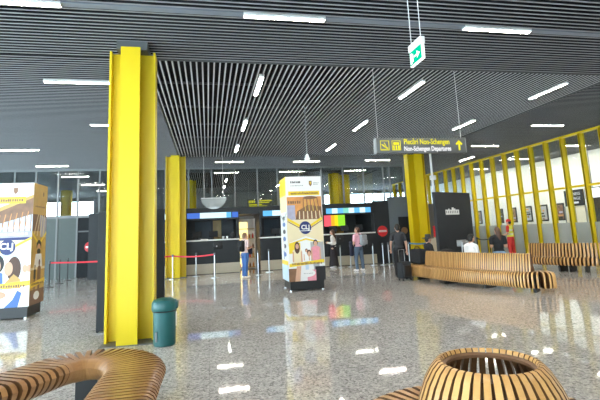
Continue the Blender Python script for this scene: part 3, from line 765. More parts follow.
# centre pillar
t, w, d = pillar(2.17, 3.21, 12.2, 13.25, 3.17, 'white and yellow printed pillar with a bench photo and family picture, near the middle')
P = Print(2*w, .26, 3.17, lambda u, v, o: (-w+u, -d-o, v))
P.rect('poster_white', .0, 1, .0, 1.); P.rect('poster_cream', 0, 1, .33, .62)
P.lines('poster_black', .14, .42, .935, .022, 7, 3); P.lines('poster_grey', .14, .5, .905, .012, 9, 4)
P.poly('poster_brown', [(.66, .955), (.74, .955), (.74, .92), (.70, .90), (.66, .92)]); P.poly('poster_yellow', [(.68, .945), (.72, .945), (.70, .915)])
P.lines('poster_grey', .78, .94, .93, .010, 5, 5); P.lines('poster_grey', .78, .92, .915, .010, 5, 6)
P.rect('poster_yellow', .07, .94, .815, .855); P.lines('poster_brown', .14, .9, .824, .022, 19, 7)
P.rect('poster_orange', .02, .98, .60, .80); P.rect('poster_lilac', .02, .24, .58, .72); P.poly('poster_brown', [(.24, .58), (.98, .58), (.98, .70), (.6, .72), (.3, .66)])
for k in range(9): P.poly('poster_gold' if k % 2 else 'poster_brown', [(.46+k*.055, .655), (.49+k*.055, .655), (.485+k*.048, .79), (.465+k*.048, .79)])
for k in range(12): P.poly('poster_cream' if k % 2 else 'poster_brown', [(.28+k*.058, .585), (.31+k*.058, .585), (.315+k*.056, .66), (.29+k*.056, .66)])
P.poly('poster_brown', ellipse(.66, .79, .2, .016)); P.poly('poster_orange', [(.02, .72), (.4, .74), (.5, .8), (.02, .8)]); P.lines('poster_brown', .05, .42, .735, .03, 6, 11)
P.poly('poster_yellow', [(.02, .60), (.5, .50), (.98, .60), (.98, .575), (.5, .475), (.02, .575)])
P.poly('poster_brown', [(.02, .57), (.5, .472), (.98, .57), (.98, .562), (.5, .462), (.02, .562)])
P.ell('navy', .5, .50, .165, .062); P.rect('poster_white', .32, .68, .468, .474)
P.poly('poster_white', [(.02, .36), (.5, .42), (.98, .36), (.98, .2), (.02, .2)])
P.poly('poster_yellow', [(.06, .36), (.5, .40), (.94, .36), (.94, .345), (.5, .385), (.06, .345)])
P.rect('poster_yellow', .03, .34, .26, .36); P.rect('poster_grey', .62, .98, .16, .36)
P.figure(.25, .03, .33, 'poster_skin', 'hair_brown', 'poster_cream', 'poster_white', True)
P.figure(.76, .04, .34, 'poster_skin', 'hair_black', 'poster_pink', 'poster_grey')
P.figure(.50, .10, .2, 'poster_skin', 'hair_brown', 'poster_white', 'poster_sky'); P.ell('hair_brown', .57, .26, .06, .03); P.ell('poster_skin', .57, .25, .045, .025)
P.rect('poster_brown', .0, .22, .0, .12); P.rect('poster_black', .72, 1., .0, .13); P.poly('poster_skin', [(.16, 0), (.3, 0), (.34, .14), (.22, .14)]); P.rect('poster_pink', .5, .74, .0, .1)
P.ell('poster_white', .52, .07, .2, .035); P.lines('poster_grey', .4, .66, .065, .008, 6, 8)
P.poly('poster_yellow', [(.02, .135), (.98, .165), (.98, .195), (.02, .165)]); P.lines('poster_brown', .1, .92, .152, .022, 22, 9)
P.done('front_print', t)
lettering('lettering', 'CLJ', .17, 'poster_white', t, (0.0, -d-.036, 1.725), (HALF, 0, 0), 'CENTER', .001, bold=.006)
P = Print(2*d, .26, 3.17, lambda u, v, o: (-w-o, d-u, v))
P.rect('poster_yellow', 0, 1, .82, 1.); P.rect('poster_cream', 0, 1, .66, .82); P.rect('poster_white', 0, 1, .16, .66); P.rect('poster_yellow', 0, 1, .15, .19); P.rect('poster_sky', 0, 1, 0, .15)
for i, v in enumerate((.6, .54, .47, .4, .33, .25)): P.ell('poster_blue' if i % 2 else 'poster_black', .55, v, .22, .022)
P.poly('poster_grey', [(0, .66), (.5, .58), (1, .66), (1, .64), (.5, .56), (0, .64)]); P.figure(.4, .2, .2, 'poster_skin', 'hair_black', 'poster_white', 'poster_blue')
P.done('side_print', t)
# left pillar
t, w, d = pillar(-4.95, -3.86, 11.0, 11.87, 2.99, 'printed pillar with terminal roof photo and couple, at the left edge')
P = Print(2*w, .26, 2.99, lambda u, v, o: (-w+u, -d-o, v))
P.rect('poster_white', 0, 1, 0, 1); P.lines('poster_grey', .03, .42, .945, .010, 10, 21); P.lines('poster_grey', .03, .36, .92, .010, 9, 22); P.lines('poster_grey', .03, .3, .9, .010, 7, 26)
P.poly('poster_brown', [(.62, .96), (.70, .96), (.70, .925), (.66, .905), (.62, .925)]); P.lines('poster_grey', .74, .95, .93, .010, 6, 23)
P.rect('poster_sky', 0, 1, .58, .74); P.poly('poster_brown', [(0, .70), (.5, .79), (1, .875), (1, .74), (.5, .68), (0, .62)]); P.poly('poster_gold', [(0, .74), (1, .90), (1, .875), (0, .70)])
for k in range(9):
    u = .12+k*.105; P.poly('poster_brown', [(u, .57), (u+.018, .57), (u+.018, .69+.06*u), (u, .69+.06*u)]); P.poly('poster_orange', [(u, .62), (u+.012, .62), (u+.07, .72+.05*u), (u+.055, .72+.05*u)])
P.rect('poster_lilac', 0, 1, .545, .6); P.rect('navy', 0, 1, .53, .552); P.lines('poster_white', .02, .95, .57, .02, 12, 24)
P.rect('poster_cream', 0, 1, .38, .53); P.poly('poster_yellow', [(.0, .48), (.45, .45), (.5, .45), (1, .555), (1, .535), (.5, .43), (0, .455)])
P.rect('poster_sky', 0, 1, .18, .42); P.poly('poster_white', [(.35, .38), (.7, .40), (1, .36), (1, .18), (.35, .18)])
P.ell('navy', .56, .475, .15, .062)
P.ell('hair_black', .38, .345, .14, .075); P.ell('poster_skin', .36, .325, .1, .06); P.poly('poster_blue', [(.1, .12), (.52, .12), (.5, .27), (.34, .30), (.16, .25)])
P.ell('hair_brown', .70, .30, .13, .10); P.ell('poster_skin', .60, .305, .08, .055); P.poly('poster_gold', [(.50, .14), (.84, .14), (.82, .22), (.70, .26), (.56, .2)])
P.ell('poster_skin', .9, .3, .05, .03); P.ell('poster_skin', .98, .3, .05, .03)
P.poly('poster_white', [(0, 0), (1, 0), (1, .15), (0, .14)]); P.poly('poster_blue', [(.55, .0), (.8, .0), (.86, .11), (.78, .13), (.7, .06)]); P.ell('poster_skin', .42, .1, .16, .03); P.lines('poster_grey', .04, .5, .045, .010, 9, 28)
P.poly('poster_yellow', [(0, .135), (1, .165), (1, .205), (0, .175)]); P.lines('poster_brown', .04, .92, .157, .022, 20, 25); P.rect('poster_yellow', 0, .86, .83, .885); P.lines('poster_brown', .05, .82, .845, .025, 18, 27)
P.done('front_print', t)
lettering('lettering', 'CLJ', .19, 'poster_white', t, (.06, -d-.036, 1.575), (HALF, 0, 0), 'CENTER', .001, bold=.006)
P = Print(2*d, .26, 2.99, lambda u, v, o: (w+o, -d+u, v))
P.rect('poster_gold', 0, 1, 0, 1); P.rect('poster_gold', 0, 1, .74, 1); P.rect('poster_brown', 0, 1, .6, .74); P.poly('poster_lilac', [(.55, .55), (.95, .55), (.98, .72), (.5, .74)])
for k in range(4): P.poly('poster_cream', [(.1+k*.22, .56), (.15+k*.22, .56), (.4+k*.15, .74), (.36+k*.15, .74)])
P.ell('poster_brown', .7, .92, .05, .02); P.lines('poster_brown', .15, .85, .80, .015, 8, 31)
P.poly('poster_yellow', [(0, .6), (.5, .5), (1, .6), (1, .575), (.5, .475), (0, .575)]); P.rect('poster_cream', 0, 1, .28, .47); P.poly('poster_gold', [(0, .56), (.5, .46), (1, .56), (1, .3), (0, .3)])
P.ell('hair_black', .5, .48, .17, .045); P.ell('poster_skin', .5, .455, .13, .04); P.ell('poster_black', .5, .43, .13, .024); P.poly('poster_white', [(.2, .3), (.8, .3), (.7, .41), (.3, .41)])
P.figure(.58, .06, .30, 'poster_brown', 'hair_black', 'poster_brown', 'poster_brown'); P.figure(.28, .12, .2, 'poster_brown', 'hair_black', 'poster_black', 'poster_brown')
P.rect('poster_brown', 0, 1, .0, .12); P.ell('poster_white', .45, .07, .2, .035); P.poly('poster_yellow', [(0, .135), (1, .165), (1, .205), (0, .175)]); P.lines('poster_brown', .1, .9, .157, .02, 10, 32)
P.done('side_print', t)

# ------------------------------------------------------------------ slatted wooden benches
def resample(pts, step):
    # Catmull-Rom smooth then equal steps
    P_ = [Vector((*p, 0)) for p in pts]; P_ = [P_[0]*2-P_[1]]+P_+[P_[-1]*2-P_[-2]]; fine = []
    for i in range(1, len(P_)-2):
        p0, p1, p2, p3 = P_[i-1:i+3]
        for k in range(24):
            t = k/24; fine.append(.5*((2*p1)+(p2-p0)*t+(2*p0-5*p1+4*p2-p3)*t*t+(3*p1-p0-3*p2+p3)*t**3))
    fine.append(P_[-2]); out = []; acc = 0; nxt = 0
    for i in range(len(fine)-1):
        d = (fine[i+1]-fine[i]); l = d.length
        while nxt <= acc+l: out.append((fine[i]+d*((nxt-acc)/l), d.normalized())); nxt += step
        acc += l
    return out
def rrect(u0, u1, z0, z1, r, n=4):
    """rounded rectangle loop, r = (bl, br, tr, tl)"""
    out = []
    for (cx, cz, a, rr) in ((u0, z0, PI, r[0]), (u1, z0, 1.5*PI, r[1]), (u1, z1, 0, r[2]), (u0, z1, .5*PI, r[3])):
        ox = cx+(rr if cx == u0 else -rr); oz = cz+(rr if cz == z0 else -rr)
        for k in range(n+1):
            t = a+(PI/2)*k/n; out.append((ox+rr*math.cos(t), oz+rr*math.sin(t)))
    return out
def slab(b, vs, n):
    edge = b.mats[b.mi]; o = len(b.v); b.v += [tuple(v) for v in vs]
    for i in range(n): b.f.append((o+i, o+(i+1) % n, o+n+(i+1) % n, o+n+i)); b.m.append(b.mi)
    b.use('oak_shade'); b.f.append(tuple(o+i for i in range(n-1, -1, -1))); b.f.append(tuple(o+n+i for i in range(n))); b.m += [b.mi, b.mi]; b.use(edge)
def ribbon(b, p, tan, outer, inner, th, flip=1):
    """closed band slat: loops in (u along normal, z), extruded th along the tangent"""
    nrm = Vector((tan.y, -tan.x, 0))*flip; n = len(outer); vs = []
    if inner is None:
        for s_ in (-.5, .5):
            for u, z in outer: vs.append((p.x+nrm.x*u+tan.x*th*s_, p.y+nrm.y*u+tan.y*th*s_, z))
        slab(b, vs, n); return
    for s_ in (-.5, .5):
        for lp in (outer, inner):
            for u, z in lp: vs.append((p.x+nrm.x*u+tan.x*th*s_, p.y+nrm.y*u+tan.y*th*s_, z))
    fs = []
    for i in range(n):
        j = (i+1) % n
        fs += [(i, j, 3*0+n+j, n+i), (2*n+i, 3*n+i, 3*n+j, 2*n+j), (i, 2*n+i, 2*n+j, j), (n+i, n+j, 3*n+j, 3*n+i)]
    b.add(vs, fs)
def bench(name, lab, path, half, step, th, wood_, back=None, legs=(), taper=1., lt=.03, z0=.09, zt=.45, both=True):
    st = resample(path, step)
    t = thing(name, lab, 'bench', (st[0][0].x, st[0][0].y, 0)); off = -Vector((st[0][0].x, st[0][0].y, 0))
    b = mb(wood_); rr = random.Random(3)
    for p, tan in st:
        dz = 0
        o_ = rrect(-half, half, z0, zt, (.08, .08, .11, .11)); i_ = rrect(-half+.035, half-.035, z0+.03, zt-.035, (.075, .075, .085, .085))
        if taper < 1: o_ = [(u*(taper+(1-taper)*min(1, max(0, (z-z0)/(zt-z0-.06)))**.5), z) for u, z in o_]
        ribbon(b, p+off, tan, o_, None, th)
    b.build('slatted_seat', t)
    if back:
        b = mb(wood_)
        for i, (p, tan) in enumerate(st):
            s_ = i*step
            if s_ < back[0] or s_ > back[1] or any(g0 < s_ < g1 for g0, g1 in back[2]): continue
            o_ = rrect(-.12, .12, zt-.03, back[3], (.02, .02, .05, .05)); o_ = [(u*(1-.55*(z-zt)/(back[3]-zt)), z) for u, z in o_]
            i_ = rrect(-.085, .085, zt+.01, back[3]-.035, (.015, .015, .03, .03)); i_ = [(u*(1-.62*(z-zt)/(back[3]-zt)), z) for u, z in i_]
            ribbon(b, p+off, tan, o_, None, th)
        b.build('slatted_back', t)
    b = mb('dark_grey')
    pts = [(p+off) for p, tan in st[::6]]
    b.tube([(q.x, q.y, zt-.09) for q in pts], .025, 6).build('spine_rail', t)
    for (s_, l_) in legs:
        p, tan = st[min(len(st)-1, int(s_/step))]; p = p+off; nrm = Vector((tan.y, -tan.x, 0)); b = mb('black'); ww = l_
        vs = []
        for zz, sc in ((0, .82), (zt-.05, .9)):
            for a_, c_ in ((-1, -1), (1, -1), (1, 1), (-1, 1)):
                q = p+nrm*ww*a_*sc+tan*(lt*c_); vs.append((q.x, q.y, zz))
        b.add(vs, [(3, 2, 1, 0), (4, 5, 6, 7), (0, 1, 5, 4), (1, 2, 6, 5), (2, 3, 7, 6), (3, 0, 4, 7)]); b.build('leg', t, smooth=False)
    return t
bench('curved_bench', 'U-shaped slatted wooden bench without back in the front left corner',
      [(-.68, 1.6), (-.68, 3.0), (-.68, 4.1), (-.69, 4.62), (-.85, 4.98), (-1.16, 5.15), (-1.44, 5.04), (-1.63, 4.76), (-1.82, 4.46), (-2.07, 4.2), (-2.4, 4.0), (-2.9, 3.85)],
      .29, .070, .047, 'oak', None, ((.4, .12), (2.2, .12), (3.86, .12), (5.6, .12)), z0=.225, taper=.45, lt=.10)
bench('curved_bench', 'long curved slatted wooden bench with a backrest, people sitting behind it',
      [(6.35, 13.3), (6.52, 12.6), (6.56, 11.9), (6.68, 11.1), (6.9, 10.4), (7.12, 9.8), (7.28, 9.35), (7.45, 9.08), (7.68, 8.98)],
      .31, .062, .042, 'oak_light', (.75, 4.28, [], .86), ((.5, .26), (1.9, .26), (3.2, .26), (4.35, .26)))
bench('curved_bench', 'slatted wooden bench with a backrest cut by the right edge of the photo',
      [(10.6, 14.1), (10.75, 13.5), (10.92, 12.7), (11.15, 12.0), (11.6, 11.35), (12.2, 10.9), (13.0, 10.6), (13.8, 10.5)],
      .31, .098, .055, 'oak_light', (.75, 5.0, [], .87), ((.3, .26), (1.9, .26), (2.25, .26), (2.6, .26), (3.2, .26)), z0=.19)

# round tub seat
t = thing('round_bench', 'round slatted wooden bench with a barrel-shaped backrest ring in the front right', 'bench', (1.565, 2.395, 0))
b = mb('oak_light'); NS = 40
def radial(b, ang, loop, inner, th0):
    tan = Vector((-math.sin(ang), math.cos(ang), 0)); rad = Vector((math.cos(ang), math.sin(ang), 0)); n = len(loop); vs = []
    if inner is None:
        for s_ in (-.5, .5):
            for r, z in loop: q = rad*r+tan*(th0*(r/.4)**.55)*s_; vs.append((q.x, q.y, z))
        slab(b, vs, n); return
    for s_ in (-.5, .5):
        for lp in (loop, inner):
            for r, z in lp: q = rad*r+tan*(th0*(r/.4)**.55)*s_; vs.append((q.x, q.y, z))
    fs = []
    for i in range(n):
        j = (i+1) % n; fs += [(i, j, n+j, n+i), (2*n+i, 3*n+i, 3*n+j, 2*n+j), (i, 2*n+i, 2*n+j, j), (n+i, n+j, 3*n+j, 3*n+i)]
    b.add(vs, fs)
out_c = [(.252, .812), (.262, .826), (.282, .822), (.318, .785), (.360, .715), (.395, .63), (.418, .54), (.430, .45)]
in_c = [(.402, .44), (.390, .53), (.366, .62), (.333, .70), (.296, .760), (.268, .79), (.256, .798), (.25, .803)]
loop = out_c+in_c
cen = [(sum(r for r, z in loop)/len(loop), sum(z for r, z in loop)/len(loop))]
bb = mb('oak_light')
def strip(b, ang, oc, ic, th0):
    tan = Vector((-math.sin(ang), math.cos(ang), 0)); rad = Vector((math.cos(ang), math.sin(ang), 0)); n = len(oc); vs = []
    for s_ in (-.5, .5):
        for lp in (oc, ic):
            for r, z in lp: q = rad*r+tan*(th0*(r/.3)**.35)*s_; vs.append((q.x, q.y, z))
    fs = []
    for i in range(n-1):
        fs += [(i, i+1, n+i+1, n+i), (2*n+i, 3*n+i, 3*n+i+1, 2*n+i+1), (i, 2*n+i, 2*n+i+1, i+1), (n+i, n+i+1, 3*n+i+1, 3*n+i)]
    fs += [(0, n, 3*n, 2*n), (n-1, 3*n-1, 4*n-1, 2*n-1)]
    edge = b.mats[b.mi]; o = len(b.v); b.v += [tuple(v) for v in vs]; ef = b.mi; b.use('oak_shade'); sf = b.mi; b.use(edge)
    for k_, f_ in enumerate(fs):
        b.f.append(tuple(q+o for q in f_)); b.m.append(ef if (k_ % 4 == 2 or k_ >= 4*(n-1)) else sf)  # inner faces take the dark tone too, as painted shade inside the ring
ic = list(reversed(in_c))
for k in range(NS):
    strip(bb, 2*PI*k/NS, out_c, ic, .034)
bb.build('backrest', t)
mb('poster_brown').lathe((0, 0, 0), [(.236, .79), (.252, .80), (.254, .782), (.240, .772)], 48, True).build('rim_hoop', t)
NS2 = 62; bb = mb('oak_light')
for k in range(NS2):
    radial(bb, 2*PI*(k+.5)/NS2, rrect(.40, .89, .13, .45, (.03, .10, .12, .03)), None, .030)
bb.build('slatted_seat', t)
b = mb('black')
for k in range(5):
    a = 2*PI*k/5; b.box(.42*math.cos(a)-.03, .42*math.cos(a)+.03, .42*math.sin(a)-.03, .42*math.sin(a)+.03, 0, .16) if 0 else b.frustum((.6*math.cos(a), .6*math.sin(a), 0), (.6*math.cos(a), .6*math.sin(a), .16), .04, .05, 12)
b.build('leg', t)
mb('poster_brown').lathe((0, 0, .13), [(.385, 0), (.385, .34), (.37, .34), (.37, 0)], 48, True).build('inner_liner', t)

# ------------------------------------------------------------------ people
def cap(p0, p1, r0, r1, n=14):
    b = MB(); b.use('skin'); b.frustum(p0, p1, r0, r1, n); b.ell(p0, (r0,)*3, n, 8); b.ell(p1, (r1,)*3, n, 8); return b
def remesh(prims, name, mat, parent, vox, zone=None, smooth_it=4):
    b = MB(); b.use(mat)
    for pr in prims:
        if pr[0] == 'c': q = cap(*pr[1:]); b.add(q.v, q.f)
        elif pr[0] == 'e': b.ell(pr[1], pr[2], 20, 12)
        elif pr[0] == 'b': b.rbox(*pr[1:], r=.012)
    o = b.build(name, parent)
    m = o.modifiers.new('rm', 'REMESH'); m.mode = 'VOXEL'; m.voxel_size = vox
    s = o.modifiers.new('sm', 'SMOOTH'); s.factor = .5; s.iterations = smooth_it
    bpy.context.view_layer.update()
    me = bpy.data.meshes.new_from_object(o.evaluated_get(bpy.context.evaluated_depsgraph_get()))
    o.modifiers.clear(); o.data = me
    me.polygons.foreach_set('use_smooth', [True]*len(me.polygons))
    if not me.materials: me.materials.append(M[mat])
    if zone:
        for zm, c, r in zone:
            me.materials.append(M[zm]); k = len(me.materials)-1; c = Vector(c)
            for f in me.polygons:
                if (f.center-c).length < r: f.material_index = k
    return o
def hand(el, wr, H, side):
    """palm, four bent fingers and a thumb in line with the forearm"""
    el, wr = Vector(el), Vector(wr); d = (wr-el).normalized(); s_ = d.cross(Vector((0, 1, 0)))
    if s_.length < .1: s_ = d.cross(Vector((1, 0, 0)))
    s_.normalize(); n = d.cross(s_).normalized(); k = H/1.7; P_ = []
    pc = wr+d*.045*k
    P_.append(('c', tuple(wr), tuple(pc+d*.02*k), .021*k, .026*k))
    for i, (o_, l_) in enumerate(((-.027, .060), (-.009, .072), (.009, .068), (.027, .054))):
        a = pc+d*.03*k+s_*o_*k; m_ = a+d*l_*.55*k+n*.006*k; e = m_+d*l_*.4*k+n*.022*k
        P_ += [('c', tuple(a), tuple(m_), .0098*k, .009*k, 8), ('c', tuple(m_), tuple(e), .009*k, .008*k, 8)]
    a = wr+d*.015*k+s_*-.022*k; m_ = a+d*.03*k-s_*.026*k; P_ += [('c', tuple(a), tuple(m_), .011*k, .010*k, 8), ('c', tuple(m_), tuple(m_+d*.026*k), .010*k, .0085*k, 8)]
    return P_
def person(loc, rz, H, lab, arms, legs, top, bottom, shoe, hair, sleeves='short', longhair=0, lean=0., skirt=None, seat=None, headturn=0., cap_=None, vest=None, shoes=True, bump_up=0., hair_len=.0):
    """pose in body axes: x right, y forward, z up; arms = ((elbow, wrist) left, right); legs = ((knee, ankle) left, right)"""
    t = thing('person', lab, 'person', loc, rz)
    K = lambda *p: tuple(q*H for q in p)
    hz = (seat if seat else .51*H); dz = hz-.51*H
    def B(x, y, z):                         # torso point with lean
        zz = z*H+dz; yy = y*H+lean*(zz-hz); return (x*H, yy, zz)
    body, shirt, trous = [], [], []; g = .007
    neck = B(0, .0, .865); hd = B(0, .012, .93); hd = (hd[0], hd[1]+lean*.03, hd[2])
    body += [('c', B(0, -.005, .83), B(0, .008, .895), .034*H, .031*H), ('e', hd, K(.046, .058, .066)), ('e', (hd[0], hd[1]+.012*H, hd[2]-.028*H), K(.037, .042, .042))]
    ca, sa = math.cos(headturn), math.sin(headturn)
    def HD(x, y, z): x, y = x*H, y*H; return (hd[0]+x*ca-y*sa, hd[1]+x*sa+y*ca, hd[2]+z*H)
    body += [('c', HD(0, .054, .002), HD(0, .067, -.016), .0065*H, .0085*H, 8)]
    for s_ in (-1, 1): body += [('e', HD(s_*.047, -.004, -.006), K(.008, .014, .019))]
    body += [('e', HD(0, .054, -.037), K(.018, .01, .008))]
    tor = [('e', B(0, 0, .75), K(.098, .062, .10)), ('e', B(0, .0, .64), K(.086, .06, .10)), ('e', B(0, -.004, .545), K(.094, .068, .075)),
           ('c', B(-.085, 0, .80), B(.085, 0, .80), .043*H, .043*H), ('c', B(-.04, 0, .825), B(.04, 0, .825), .036*H, .036*H)]
    body += tor
    shirt += [(p[0], p[1], tuple(q+g for q in p[2])) if p[0] == 'e' else (p[0], p[1], p[2], p[3]+g, p[4]+g) for p in tor]
    for s_, (el, wr) in zip((-1, 1), arms):
        sh = B(s_*.108, 0, .80); el = (el[0]*H, el[1]*H+lean*(el[2]*H+dz-hz), el[2]*H+dz); wr = (wr[0]*H, wr[1]*H+lean*(wr[2]*H+dz-hz), wr[2]*H+dz)
        body += [('c', sh, el, .031*H, .024*H), ('c', el, wr, .024*H, .0155*H)]+hand(el, wr, H, s_)
        if sleeves == 'long': shirt += [('c', sh, el, .034*H+g, .027*H+g), ('c', el, tuple(Vector(el).lerp(Vector(wr), .93)), .027*H+g, .019*H+g)]
        else: shirt += [('c', sh, tuple(Vector(sh).lerp(Vector(el), .62)), .034*H+g, .032*H+g)]
    feet = []
    for s_, (kn, an) in zip((-1, 1), legs):
        hip = (s_*.054*H, -.0, hz); kn = K(*kn); an = K(*an)
        body += [('c', hip, kn, .056*H, .037*H), ('c', kn, an, .037*H, .023*H)]
        if bottom: trous += [('c', hip, kn, .060*H+g, .042*H+g), ('c', kn, (an[0], an[1], an[2]+.012*H), .042*H+g, .031*H+g)]
        dx, dy = an[0]*.15, 1.
        heel = (an[0], an[1]-.018*H, an[2]-.022*H); toe = (an[0]+s_*.012*H, an[1]+.085*H, an[2]-.028*H)
        body += [('c', (an[0], an[1], an[2]-.005*H), heel, .022*H, .018*H), ('c', heel, toe, .018*H, .014*H)]
        feet.append((heel, toe))
    if bottom: trous += [('e', B(0, -.004, .535), tuple(q+g+.004 for q in K(.094, .068, .065)))]
    zone = [('eye', HD(s_*.019, .051, .006), .0085*H) for s_ in (-1, 1)]+[('lip', HD(0, .06, -.037), .016*H)]
    remesh(body, 'body', 'skin', t, .0095, zone, 3)
    remesh(shirt, 'shirt', top, t, .011)
    if bottom: remesh(trous, 'trousers', bottom, t, .011)
    if skirt:
        b = mb(skirt); n = 28; rings = [(.60, .088, .064), (.54, .104, .078), (.45, .112, .088), (.25, .128, .105), (.07, .15, .125)]; vs = []
        for z, rx, ry in rings:
            for i in range(n):
                a = 2*PI*i/n; fl_ = 1+.05*math.sin(a*7)*(.6-z)*1.8; vs.append((rx*H*math.cos(a)*fl_, ry*H*math.sin(a)*fl_, z*H))
        fs = [(j*n+i, j*n+(i+1) % n, (j+1)*n+(i+1) % n, (j+1)*n+i) for j in range(len(rings)-1) for i in range(n)]+[tuple(range(n)), tuple((len(rings)-1)*n+i for i in range(n-1, -1, -1))]
        b.add(vs, fs).build('skirt', t)
    for heel, toe in feet:
        zf = max(.022*H, heel[2]); hz_ = .024*H
        remesh([('c', (heel[0], heel[1], zf), (toe[0], toe[1], zf-.003*H), .025*H, .021*H), ('c', (heel[0], heel[1]+.01*H, zf), (heel[0], heel[1]+.018*H, zf+.028*H), .024*H, .025*H)], 'shoe', shoe, t, .010)
    # hair
    hp = [('e', HD(0, -.010, .012), K(.0515, .060, .064)), ('e', HD(0, -.028, -.012), K(.046, .042, .052))]
    if longhair: hp += [('e', HD(0, -.045, -.06), K(.05, .028, .075)), ('c', HD(0, -.047, -.09), HD(0, -.056, -.09-longhair), .042*H, .026*H)]
    o = remesh(hp, 'hair', hair, t, .010)
    bm = bmesh.new(); bm.from_mesh(o.data); dele = []
    for v in bm.verts:
        q = Vector((v.co.x-hd[0], v.co.y-hd[1], v.co.z-hd[2])); y_ = -q.x*sa+q.y*ca
        if y_ > .012*H and q.z < .032*H: dele.append(v)
        elif y_ > -.012*H and q.z < -.012*H and not longhair: dele.append(v)
    bmesh.ops.delete(bm, geom=dele, context='VERTS'); bm.to_mesh(o.data); bm.free()
    if cap_:
        kind, cm = cap_
        if kind == 'cap':
            cp = remesh([('e', HD(0, -.006, .026), K(.056, .066, .052))], 'cap', cm, t, .009)
            mb(cm).prism([HDp for HDp in [( .05*math.sin(a)*H, (.05+.06*math.cos(a))*H) for a in [(-PI/2)+PI*i/10 for i in range(11)]]], lambda u, v, w: (hd[0]+u*ca-v*sa, hd[1]+u*sa+v*ca, hd[2]+.018*H+w), .008).build('visor', cp)
        else:
            cp = mb(cm).lathe((hd[0], hd[1], hd[2]+.018*H), [(.110*H, -.012), (.118*H, .0), (.116*H, .014), (.062*H, .016), (.057*H, .03), (.054*H, .06*H+.02), (.035*H, .065*H+.022), (.0, .06*H+.02)], 28).build('hat', t)
    if vest:
        vp = [('e', B(0, 0, .75), tuple(q+.016 for q in K(.098, .062, .10))), ('e', B(0, 0, .64), tuple(q+.017 for q in K(.09, .064, .11))), ('c', B(-.075, 0, .80), B(.075, 0, .80), .045*H+.01, .045*H+.01), ('e', B(0, 0, .56), tuple(q+.015 for q in K(.095, .068, .05)))]
        v_ = remesh(vp, 'vest', vest, t, .011); v_.data.materials.append(M['vest_band'])
        for p in v_.data.polygons:
            zz = (p.center.z-dz)/H
            if .60 < zz < .63 or .70 < zz < .73: p.material_index = 1
    return t
ST = lambda sp=.06, fwd=.0: (((-sp, fwd, .285), (-sp-.005, -.01+fwd*.2, .05)), ((sp, -fwd, .285), (sp+.005, -.01-fwd*1.2, .05)))
HANG = (((-.135, -.01, .63), (-.145, .03, .49)), ((.135, -.01, .63), (.145, .03, .49)))
FWD = (((-.13, -.02, .64), (-.06, .13, .66)), ((.13, -.02, .64), (.06, .13, .66)))
def backpack(loc, rz, h, w, dpt, mat, lab):
    t = thing('backpack', lab, 'backpack', loc, rz)
    mb(mat).rbox(-w/2, w/2, -dpt, 0, 0, h, .05, 4).build('pack', t)
    mb(mat).rbox(-w*.36, w*.36, -dpt-.05, -dpt+.01, h*.1, h*.5, .025, 3).build('pocket', t)
    b = mb('rubber')
    for s_ in (-1, 1): b.tube([(s_*w*.3, 0, h*.95), (s_*w*.34, .05, h*1.04), (s_*w*.36, .14, h*1.02), (s_*w*.38, .20, h*.8), (s_*w*.38, .17, h*.5), (s_*w*.35, .04, h*.2), (s_*w*.3, 0, h*.12)], .014, 8)
    b.build('strap', t)
    return t
# facing: rz=0 looks away from the camera (+y)
person((1.36, 16.9, 0), -1.05, 1.67, 'person in pale shirt and blue jeans with a black backpack by the first counter', FWD, ST(.055, .01), 'cloth_pale_pink', 'denim', 'cloth_white', 'hair_light', 'short')
backpack((1.36-.085*math.sin(1.05), 16.9-.085*math.cos(1.05), .97), -1.05, .42, .29, .16, 'cloth_black', 'black backpack on the person in blue jeans by the first counter')
t = tag(mb('cloth_navy').rbox(-.10, .10, -.06, .06, -.13, .13, .03, 3).build('folded_jacket', loc=(1.36+.22*math.sin(1.05), 16.9+.22*math.cos(1.05), .99)), 'dark folded jacket held by the person in pale shirt and blue jeans', 'jacket')
person((5.3, 18.6, 0), 1.0, 1.64, 'person with long dark hair in white top and long black skirt beside the printed pillar', FWD, ST(.045), 'cloth_white', None, 'cloth_white', 'hair_brown', 'long', longhair=.14, skirt='skirt_dark')
person((5.78, 16.7, 0), .45, 1.69, 'person in pink top and jeans with a grey backpack, second from the printed pillar', (((-.14, .0, .63), (-.13, .10, .52)), ((.13, -.02, .64), (.05, .12, .62))), ST(.075, .02), 'cloth_pink', 'denim_grey', 'cloth_white', 'hair_brown', 'short', headturn=.3)
backpack((5.78+.10*math.sin(.45)+.09, 16.7-.105*math.cos(.45), .97), .45, .43, .30, .16, 'cloth_grey', 'grey backpack on the person in pink top')
tag(mb('cloth_navy').rbox(-.06, .06, -.10, .10, -.42, .14, .035, 3).build('hanging_coat', loc=(5.78-.29, 16.70, 1.0)), 'long dark coat hanging from the arm of the person in pink top', 'coat')
tag(mb('cloth_black').rbox(-.16, .16, -.07, .07, -.08, .08, .03, 3).build('shoulder_bag', loc=(6.12, 16.55, .97)), 'small black bag at the side of the person in pink top', 'bag')
person((6.15, 13.75, 0), -.25, 1.72, 'person in black t-shirt and black trousers standing with a suitcase', (((-.145, -.02, .64), (-.14, .06, .52)), ((.14, -.02, .63), (.15, .0, .49))), ST(.06, .01), 'cloth_charcoal', 'cloth_black', 'black', 'hair_black', 'short')
SEAT = (((-.06, .24, .285), (-.06, .25, .05)), ((.06, .24, .285), (.06, .25, .05)))
SARM = (((-.13, .03, .64), (-.07, .17, .57)), ((.13, .03, .64), (.07, .17, .57)))
person((6.76, 12.90, 0), -1.55, 1.6, 'person in black with a wide black hat sitting behind the left end of the bench', SARM, SEAT, 'cloth_black', 'cloth_black', 'black', 'hair_black', 'long', seat=.53, cap_=('hat', 'black'))
